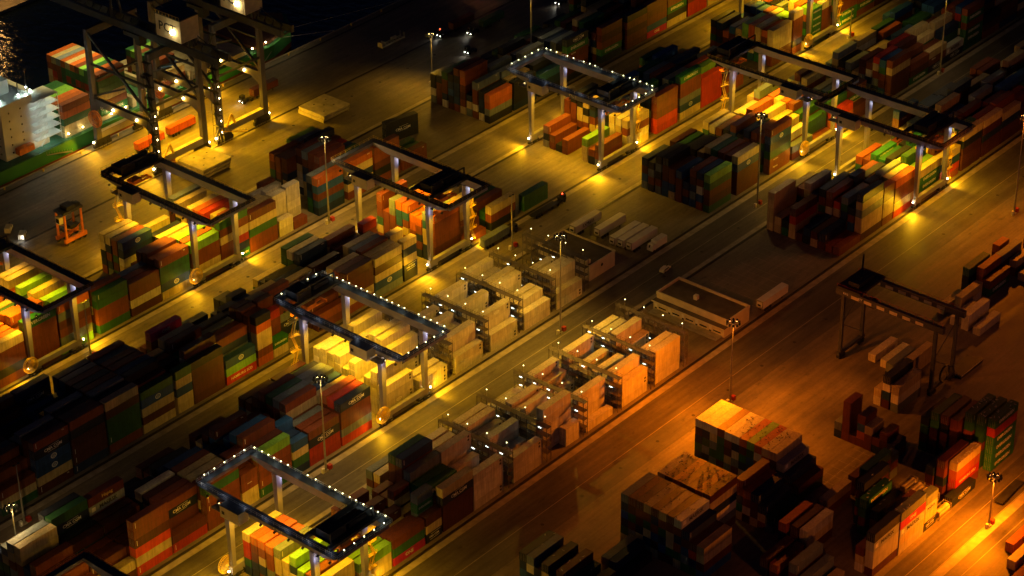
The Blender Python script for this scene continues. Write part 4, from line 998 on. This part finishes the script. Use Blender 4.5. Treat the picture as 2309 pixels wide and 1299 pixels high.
m = MB(); m.box(0, .5, -.1, 2.3, .9, 2.3).box(1.9, 2.3, -.1, 2.3, .9, 2.2).box(7, 9.6, 1.4, 2.2, .9, 1.9); m.bar((12.4, .1, .9), (12.4, .1, 2.8), .2).bar((12.4, 2.1, .9), (12.4, 2.1, 2.8), .2); m.obj('bulkhead', M_FENCE, t)
t = thing('person', 'person in a pale jacket standing on the quay beyond the crane wheels', 'person', (524.8, 568.4, 0))
def person(t):
    bm = bpy.data.meshes.new('body'); V = [(0,0,.92),(0,0,1.15),(0,0,1.40),(0,0,1.52),(0,.01,1.66),(.2,0,1.40),(.26,.02,1.14),(.27,.06,.90),(-.2,0,1.40),(-.26,.02,1.14),(-.27,.06,.90),(.1,0,.88),(.11,.02,.48),(.12,0,.06),(.12,.14,.04),(-.1,0,.88),(-.11,-.04,.48),(-.12,-.06,.06),(-.12,.08,.04)]
    Ed = [(0,1),(1,2),(2,3),(3,4),(2,5),(5,6),(6,7),(2,8),(8,9),(9,10),(0,11),(11,12),(12,13),(13,14),(0,15),(15,16),(16,17),(17,18)]
    RR = [.16,.15,.17,.07,.11,.08,.055,.045,.08,.055,.045,.10,.075,.05,.05,.10,.075,.05,.05]
    bm.from_pydata(V, Ed, []); o = bpy.data.objects.new('body', bm); COL.objects.link(o); o.parent = t; bm.materials.append(M_CREAM)
    sk = o.modifiers.new('skin', 'SKIN'); sub = o.modifiers.new('sub', 'SUBSURF'); sub.levels = sub.render_levels = 1
    for i, r in enumerate(RR): bm.skin_vertices[0].data[i].radius = (r, r)
    bm.skin_vertices[0].data[0].use_root = True
    q = MB(); q.ball((0, 0, 1.76), .14, 8, 5); q.obj('helmet', M_YEL, t)
person(t)
# ------------------------------------------------------------------ ship-to-shore quay cranes
M_STSLEG = paint('quay_crane_slate_paint', (.12, .115, .15), .5, var=.2, scale=.3)
def sts(xl, label, num):
    t = thing('quay_crane', label, 'quay crane', (xl, 560.2, 0), 0, 'ship to shore cranes on the quay'); X0, X1, D, H = 1.0, 22.5, 31, 46
    for yy in (0, D):
        m = MB(); m.taper((X0+X1)/2, yy, 4.0, 6.4, X1-X0-2, 1.6, X1-X0-1.2, 1.6); m.cur = 1; m.box(X0+1.2, X1-1.2, yy-.82, yy+.82, 6.4, 6.46); m.obj('sill_beam', [M_GREY, M_FENCE], t)
        for xx in (X0+1.6, X1-1.6):
            b = MB(); b.box(xx-3.2, xx+3.2, yy-.6, yy+.6, 2.2, 4.0)
            for dx in (-3, -1, 1, 3): b.box(xx+dx-.9, xx+dx+.9, yy-.5, yy+.5, .9, 2.2)
            b = b.obj('bogie', M_DARK, t)
            for dx in (-3.4, -2.6, -1.4, -.6, .6, 1.4, 2.6, 3.4):
                q = MB(); q.cone((xx+dx, yy-.25, .55), (xx+dx, yy+.25, .55), .4, .4, 10); q.obj('wheel', M_STEEL, b)
        for xx in (X0, X1): m = MB(); m.taper(xx, yy, 4, H, 2.3, 1.7, 1.6, 1.5); m.obj('leg', M_STSLEG, t)
    for xx in (X0, X1):
        m = MB(); m.prism([(.8, 15.2), (5, 17.6), (D-5, 17.6), (D-.8, 15.2), (D-.8, 20.2), (.8, 20.2)], xx-.75, xx+.75, 'x'); m.obj('portal_beam', M_STSLEG, t)
        m = MB(); m.bar((xx, 0, 20.5), (xx, D, H-1), .8).bar((xx, D, 20.5), (xx, D*.45, H*.62), .6).bar((xx, 0, 33), (xx, D, 33), .7); m.obj('brace', M_NAVY, t)
        m = MB()
        for k in range(9): m.bar((xx, 2+k*3.3, 20.2), (xx, 2+k*3.3, 21.3), .07)
        m.bar((xx, 2, 21.3), (xx, 28.5, 21.3), .07).bar((xx, 2, 20.8), (xx, 28.5, 20.8), .06); m.obj('handrail', M_YEL, t)
        for yy in (8, 20):
            q = MB(); q.ball((xx-.9, yy, 18.8), .42, 8, 6); q.obj('floodlight', G_WARM, t); lamp('POINT', (xx-1.6, yy, 18.0), 350, AMB, .3, parent=t)
    for yy in (0, D): m = MB(); m.box(X0, X1, yy-.9, yy+.9, H-2.6, H); m.obj('cross_beam', M_NAVY, t); m = MB(); m.bar((X0, yy, 26), (X1, yy, 26), .7); m.obj('cross_beam', M_NAVY, t)
    m = MB()
    for xx in (9.2, 14.2): m.box(xx-.6, xx+.6, -26, 74, H, H+2.6)
    for k in range(26): m.bar((9.2, -25+k*3.9, H+2.4), (14.2, -21+k*3.9, H+2.4), .3).bar((9.2, -25+k*3.9, H+.2), (14.2, -25+k*3.9, H+.2), .4)
    m.obj('boom', M_NAVY, t)
    m = MB(); m.bar((9.2, 27, H), (11.7, 29, H+22), .7).bar((14.2, 27, H), (11.7, 29, H+22), .7).bar((11.7, 29, H+22), (11.7, -24, H+2.6), .3).bar((11.7, 29, H+22), (11.7, 66, H+2.6), .3); [m.bar((x, y, H+2.4), (x, y, H+6.2), .5) for x in (9.2, 12.2) for y in (-12, -3)]; m.obj('apex_frame', M_NAVY, t)
    m = MB(); m.box(4.6, 12.6, -13.5, -1.5, H+6, H+14); m.cur = 1; m.box(4.4, 12.8, -13.7, -1.3, H+14, H+14.3); m.obj('machinery_house', [M_CREAM, M_NAVY], t)
    lettering('PCT', 4.6, (4.55, -7, H+10), FACE_LEFT, t, M_LETD)
    m = MB()
    for k in range(8): m.bar((4.4, -13.4+k*1.6, H+14.3), (4.4, -13.4+k*1.6, H+15.4), .09)
    m.bar((4.4, -13.4, H+15.4), (4.4, -1.6, H+15.4), .09); m.obj('roof_rail', M_YEL, t)
    q = MB(); q.ball((4.2, -10, H+9.4), .9, 8, 6); q.obj('floodlight', G_WARM, t); lamp('POINT', (2.6, -9.4, H+9), 160, (1, .8, .4), .4, parent=t)
    m = MB(); m.box(8, 15.4, 12, 20, H-1.4, H+.1).box(9, 12, 13, 15.4, H-4.2, H-1.4); m.obj('trolley', M_DARK, t)
    lettering(num, 1.8, (X0-.9, 26, 17.4), FACE_LEFT, t, M_LETW, 'crane_number')
    # lift tower with lit zig-zag stairs on the landside left leg
    m = MB()
    for k in range(9):
        z0 = 4+k*4.4; d = 1 if k % 2 else -1; m.bar((X0-1.9, -1.2-1.1*d, z0), (X0-1.9, -1.2+1.1*d, z0+4.4), .7, .12).box(X0-2.6, X0-1.2, -2.9, .5, z0+4.3, z0+4.4)
        m.bar((X0-2.5, -1.2-1.1*d, z0+1), (X0-2.5, -1.2+1.1*d, z0+5.4), .08)
    for px, py in ((-2.6, -2.9), (-2.6, .5), (-1.2, -2.9), (-1.2, .5)): m.bar((X0+px, py, 1.5), (X0+px, py, 44), .12)
    m.obj('stair_tower', M_DARK, t)
    for k in range(5): q = MB(); q.box(X0-1.6, X0-1.45, -2.7, -2.6, 6+k*4.4, 6.5+k*4.4); q.obj('stair_lamp', G_WARM, t)
    m = MB()
    for off in (0, .7):
        for k in range(24):
            a, b2 = 2*math.pi*k/24, 2*math.pi*(k+1)/24
            m.bar((X0-1.6-off, D-2+.3*math.cos(a), 13+.3*math.sin(a)), (X0-1.6-off, D-2+3*math.cos(a), 13+3*math.sin(a)), .1).bar((X0-1.6-off, D-2+3*math.cos(a), 13+3*math.sin(a)), (X0-1.6-off, D-2+3*math.cos(b2), 13+3*math.sin(b2)), .25)
    m.obj('cable_reel', M_ORG, t)
    for xx, s in ((-1.2, -1), (24.6, 1)):
        for yy in (0, D):
            q = MB(); q.ball((xx, yy, 3.2), .36, 8, 6); q.obj('corner_lamp', G_WARM, t); lamp('SPOT', (xx+s*.6, yy-.4, 3.2), 7000, AMB, .25, 150, .5, (xx+s*8, yy-1, 0), t)
    for xx, yy in ((3, 8), (20, 8), (3, 22), (20, 22)): lamp('SPOT', (xx, yy, 14.8), 17000, AMB, .5, 140, .6, (xx, yy-5, 0), t)
    lamp('SPOT', (11, -8, 44), 26000, AMB, .6, 80, .6, (8, -12, 0), t); lamp('SPOT', (11, 46, 45), 48000, (1, .74, .25), .8, 95, .6, (4, 58, 10), t)
    m = MB(); m.bar((X0+2, -1.1, 6.2), (X0+4.5, -1.3, 10.5), .5).bar((X0+4.5, -1.3, 10.5), (X0+6, -1.3, 6.6), .9, .5).bar((X0-1, -1.8, 6), (X0+11, -1.8, 1.6), .7, .12); [m.bar((X0-1+k*1.5, -2.1, 6-k*.55), (X0-1+k*1.5, -2.1, 7.1-k*.55), .08) for k in range(9)]
    m.obj('access_stair', M_YEL, t)
    return t
sts(463.4, 'left quay crane before the lit ship superstructure', '05')
sts(492.6, 'right quay crane with lit cross rails at the top edge', '06')
# ------------------------------------------------------------------ the ship at the quay
t = thing('container_ship', 'green hulled container ship lit white at its superstructure', 'ship', (0, 0, 0))
def hull(z0, z1, a, mat, name, grow=0):
    pts = [(360, 597.0), (556, 597.0), (570, 602), (579, 613.5), (570, 625), (556, 630), (360, 630)]
    c = [(p[0], p[1]+(a if p[1] < 613 else -a if p[1] > 614 else 0)) for p in pts]
    m = MB(); m.prism(c, z0, z1, 'z'); m.obj(name, mat, t)
hull(-2.9, -.3, .25, M_BOOT, 'boot_topping'); hull(-.3, 4.6, 0, M_HULL, 'hull')
m = MB(); m.prism([(361, 597.6), (555.5, 597.6), (569.4, 602.4), (578, 613.5), (569.4, 624.6), (555.5, 629.4), (361, 629.4)], 4.6, 4.72, 'z'); m.obj('deck', M_DKG, t)
m = MB(); m.prism([(548, 599.5), (556, 599), (568.6, 603), (576.6, 613.5), (568.6, 624), (556, 628), (548, 627.5)], 4.72, 5.9, 'z'); m.obj('forecastle', M_DECK, t)
for x in (469.6, 487.4, 499.4, 515, 530): m = MB(); m.box(x, x+1.6, 598.6, 628.4, 4.7, 8.4); [m.bar((x+.8, 599+k*2.4, 8.4), (x+.8, 599+k*2.4, 9.6), .1) for k in range(13)]; m.obj('lashing_bridge', M_FENCE, t)
m = MB(); [m.box(x, x+12.4, 598.8, 628.2, 4.72, 6.4) for x in (456.2, 473, 501.2, 517.2, 532)]; m.box(456.2, 545, 603, 604, 4.72, 4.8); m.obj('hatch_coaming', M_FENCE, t)
m = MB(); m.box(432, 451, 601, 627, 4.7, 23); m.box(430.5, 445, 600, 628, 23, 26); m.box(434, 441, 607, 620, 26, 31); m.obj('superstructure', M_SHIPW, t)
for k in range(6):
    m = MB(); z = 5.6+k*3; m.box(444, 455, 598.6-.0, 606.5, z+2.6, z+2.75); [m.bar((444+i*1.4, 598.7, z+2.7), (444+i*1.4, 598.7, z+3.8), .07) for i in range(8)]; m.bar((444, 598.7, z+3.8), (454.6, 598.7, z+3.8), .07); m.bar((446, 599.4, z), (450, 599.4, z+2.7), .5, .12); m.bar((454.8, 598.8, z), (454.8, 598.8, z+2.7), .14); m.obj('balcony_deck', M_SHIPW, t)
    for i in range(4): m = MB(); m.box(431.94, 432, 603+i*6, 603.6+i*6, z+1.0, z+1.6); m.obj('window', M_GLASS, t)
    for i in range(2): m = MB(); m.box(435+i*5, 435.5+i*5, 600.94, 601, z+1.1, z+1.7); m.obj('window', M_GLASS, t)
    for i in range(3):
        q = MB(); q.box(445.5+i*3.6, 445.9+i*3.6, 600.5, 600.9, z+2.3, z+2.5); q.obj('deck_lamp', G_COOL, t)
        if i < 2: lamp('POINT', (446.5+i*5.2, 599.9, z+1.9), 26, (.85, 1, .9), .25, parent=t)
m = MB(); m.bar((438, 613, 31), (438, 613, 42), .6).bar((436, 606, 36), (440, 620, 36), .3).bar((435, 610, 31), (438, 613, 38), .3).bar((446, 604, 26), (446, 604, 33), .35).bar((441, 602, 26), (441, 602, 31), .3); m.obj('mast', M_DARK, t)
m = MB(); m.box(420, 430, 606, 622, 4.7, 26); m.taper(425, 614, 26, 33, 8, 10, 6, 8); m.obj('funnel', M_CREAM, t)
for x, y, z in ((441, 602, 26.6), (446, 604, 27), (443, 600.6, 26.4), (438, 610, 32), (449, 606, 24), (433, 602, 27)):
    q = MB(); q.ball((x, y, z), .3, 8, 5); q.obj('deck_lamp', G_COOL, t); lamp('POINT', (x, y-.6, z+.5), 30, (.8, 1, .88), .3, parent=t)
for k in range(13):
    x = 457+k*6.6 if k < 9 else 546+(k-9)*7
    q = MB(); q.ball((x, 598.0, 6.6), .28, 8, 5); q.obj('deck_lamp', G_WARM, t); lamp('POINT', (x, 597.2, 6.9), 110, (1, .75, .3), .25, parent=t)
m = MB(); m.bar((446, 597.2, 3), (456, 595.6, 1.0), .9, .12); [m.bar((446+k, 597-.16*k, 3-.2*k), (446+k, 597-.16*k, 4.1-.2*k), .07) for k in range(11)]; m.obj('gangway', M_STEEL, t)
m = MB(); m.box(436, 442.5, 598.5, 600.9, 6.2, 8.4); m.ball((439, 599.7, 8.0), 1.5, 10, 6, (2.2, .8, .7)); m.obj('lifeboat', M_ORG, t)
for a, b2 in (((562, 600, 4.6), (586, 594.8, .5)), ((570, 603, 4.6), (622, 594.8, .5)), ((562, 599.5, 4.6), (548, 594.8, .5))):
    q = MB(); q.bar(a, b2, .12); q.obj('mooring_line', M_STEEL, t)
bo = MB(); bo.cone((0, 0, 0), (0, 0, .7), .3, .22, 10).cone((0, 0, .7), (0, 0, .85), .38, .34, 10); BM = bo.mesh('bollard', M_YEL)
for k in range(14):
    o = bpy.data.objects.new('bollard', BM); COL.objects.link(o); o.location = (424+k*17, 593.4, 0); tag(o, 'stout mooring bollard on the quay edge', 'bollard', 'bollards along the quay edge')
# a lamp beyond the left frame edge whose amber light runs over the ripples
for k in range(3): mast(430+k*46, 716+k*6, 22, G_ORA, ('amber mast on the far mole behind the ship', 'second amber mast on the far mole', 'third amber mast on the far mole')[k], 30000, (1, .5, .12), True, ((440+k*40, 690, 1),))
sheet('far_mole', 330, 640, 712, 745, -1.2, M_CONC, 4)
# ------------------------------------------------------------------ rubber tyred crane in the depot
t = thing('tyred_crane', 'dark rubber tyred gantry crane standing over two trailers', 'gantry crane', (514.6, 284.6, 0))
for yy in (0, 31.5):
    m = MB(); m.box(-.6, 13.4, yy-.5, yy+.5, 1.5, 2.5); m.obj('sill_beam', M_NAVY, t)
    for xx in (.4, 2.1, 10.8, 12.5): b = MB(); b.cone((xx, yy-.55, .8), (xx, yy+.55, .8), .8, .8, 14); b.obj('wheel', M_RUB, t)
    for xx in (.6, 12.2): m = MB(); m.taper(xx, yy, 2.5, 22, .9, 1.0, .9, 1.0); m.obj('leg', M_NAVY, t)
    m = MB(); m.bar((.6, yy, 12), (12.2, yy, 20), .2).bar((.6, yy, 12), (12.2, yy, 4), .2); m.obj('brace', M_NAVY, t)
for xx in (.6, 12.2):
    m = MB(); m.box(xx-.6, xx+.6, -2.6, 34, 22, 24); m.cur = 1; [m.box(xx-.64, xx-.6, 4+k*4.4, 6.6+k*4.4, 22.2, 23.2) for k in range(6)]; m.obj('girder', [M_NAVY, M_CREAM], t)
    m = MB(); [m.bar((xx, -2+k*3, 24), (xx, -2+k*3, 25.1), .07) for k in range(13)]; m.bar((xx, -2, 25.1), (xx, 34, 25.1), .07); m.obj('handrail', M_REDP, t)
m = MB(); m.box(-.4, 13.2, 25.4, 33.4, 24.2, 25).box(2, 10.4, 27.4, 31, 25, 26.4); m.bar((4, 28, 27.6), (14.4, 34, 28.6), .5); m.obj('trolley', M_DARK, t)
m = MB(); m.box(3, 5.2, 22.6, 25, 19.4, 22); m.obj('operator_cab', M_DARK, t)
m = MB()
for k in range(22):
    a, b2 = 2*math.pi*k/22, 2*math.pi*(k+1)/22; m.bar((6.4+2.6*math.cos(a), -.9, 5+2.6*math.sin(a)), (6.4+2.6*math.cos(b2), -.9, 5+2.6*math.sin(b2)), .5, .3)
m.obj('cable_reel', M_DARK, t)
lettering('077', 1.0, (-.05, 25.5, 23), FACE_LEFT, t, M_LETW, 'crane_number'); lettering('RTG', .9, (-.05, 30.5, 23), FACE_LEFT, t, M_LETW)
# flat racks and tank frames
def tank_frame(x, y, z, lab, c=M_FENCE):
    t = thing('tank_container', lab, 'tank container', (x, y, z), 0, 'tank containers by the lower right road')
    m = MB()
    for px in (0, 6):
        for py in (0, 2.4): m.bar((px, py, 0), (px, py, 2.55), .14)
    for py in (0, 2.4):
        for pz in (.08, 2.5): m.bar((0, py, pz), (6, py, pz), .12)
    for px in (0, 6):
        for pz in (.08, 2.5): m.bar((px, 0, pz), (px, 2.4, pz), .12)
    m.obj('frame', M_STEEL, t); q = MB(); q.cone((.3, 1.2, 1.3), (5.7, 1.2, 1.3), 1.05, 1.05, 14); q.cone((3, 1.2, 2.3), (3, 1.2, 2.5), .35, .35, 10); q.obj('tank', c, t)
tank_frame(464.4, 250.2, .02, 'pale tank container alone at the road kerb'); tank_frame(457.4, 253.4, 5.6, 'tank container nearest the short tan box')
for k, l in enumerate(('first tank container of the raised row', 'second tank container of the raised row', 'third tank container of the raised row', 'last tank container of the raised row')): tank_frame(463+k*.7, 253.4+k*2.7, 2.8, l)
t = thing('flat_rack_stack', 'pile of folded flat racks with pale edges under the dark stacks', 'flat rack pile', (528, 282, 0))
m = MB(); m.box(0, 12.2, 0, 2.4, .0, .6).box(.2, 12.4, -.05, 2.35, .65, 1.2).box(0, 12.2, 2.8, 5.2, 0, .6); m.obj('deck', M_DARK, t); m = MB(); m.box(0, 12.4, -.1, -.05, .9, 1.2).box(-.05, 0, -.05, 2.35, .7, 1.1); m.obj('edge_rail', M_FENCE, t)
# red gull flocks on the roofs
gm = MB(); gm.ball((0, 0, .22), .17, 6, 4, (1.9, .8, .9)); gm.ball((.32, 0, .42), .10, 6, 4); gm.bar((.4, 0, .42), (.55, 0, .40), .05); gm.bar((0, .05, 0), (0, .05, .12), .03).bar((0, -.05, 0), (0, -.05, .12), .03); gm.bar((-.3, 0, .24), (-.6, 0, .2), .14, .05)
GULLD = gm.mesh('gull', M_DARK); GULLW = gm.mesh('gull', M_WHITE)
rg = random.Random(3)
def roof_z(x, y):
    z = 0
    for B in BOXES:
        if abs(x-B['x']) < B['L']/2-.1 and abs(y-B['y']) < B['W']/2 and B['z']+B['h'] > z: z = B['z']+B['h']
    return z
def flock(n, x0, x1, y0, y1, me, lab, minz):
    k = 0
    while k < n:
        x, y = rg.uniform(x0, x1), rg.uniform(y0, y1); z = roof_z(x, y)
        k += 1
        if z < minz: continue
        o = bpy.data.objects.new('gull', me); COL.objects.link(o); o.location = (x, y, z); o.rotation_euler.z = rg.uniform(0, 6.28); o.scale = (.72, .72, .55)
        tag(o, lab, 'gull', 'gulls resting on container roofs')
flock(115, 417, 428.4, 292, 309, GULLD, 'dark gull on the gull-dotted rust roofs', 12); flock(60, 446, 458, 293, 308, GULLD, 'dark gull on the tall floodlit block', 9)
flock(45, 403, 414.6, 291, 309, GULLD, 'dark gull on the chequered front block', 10); flock(34, 492, 504, 251, 260, GULLW, 'pale gull on the lettered green towers', 10)
flock(16, 476, 488, 252.6, 255, GULLW, 'pale gull on the tan box of the glowing red pair', 8); flock(28, 444, 458, 250, 266, GULLW, 'pale gull on roofs by the grey lettered walls', 7); flock(20, 374, 388, 304, 323, GULLW, 'pale gull on the bottom edge dark block', 4)
# ------------------------------------------------------------------ view
S.view_settings.view_transform = 'Standard'; S.view_settings.look = 'None'; S.view_settings.gamma = 1; S.view_settings.exposure = 0
S.render.engine = 'CYCLES'; S.cycles.use_denoising = True; S.cycles.max_bounces = 5; S.cycles.diffuse_bounces = 3; S.cycles.glossy_bounces = 3
S.cycles.sample_clamp_indirect = 4; S.cycles.sample_clamp_direct = 30; S.cycles.use_light_tree = True; S.cycles.caustics_reflective = False; S.cycles.caustics_refractive = False
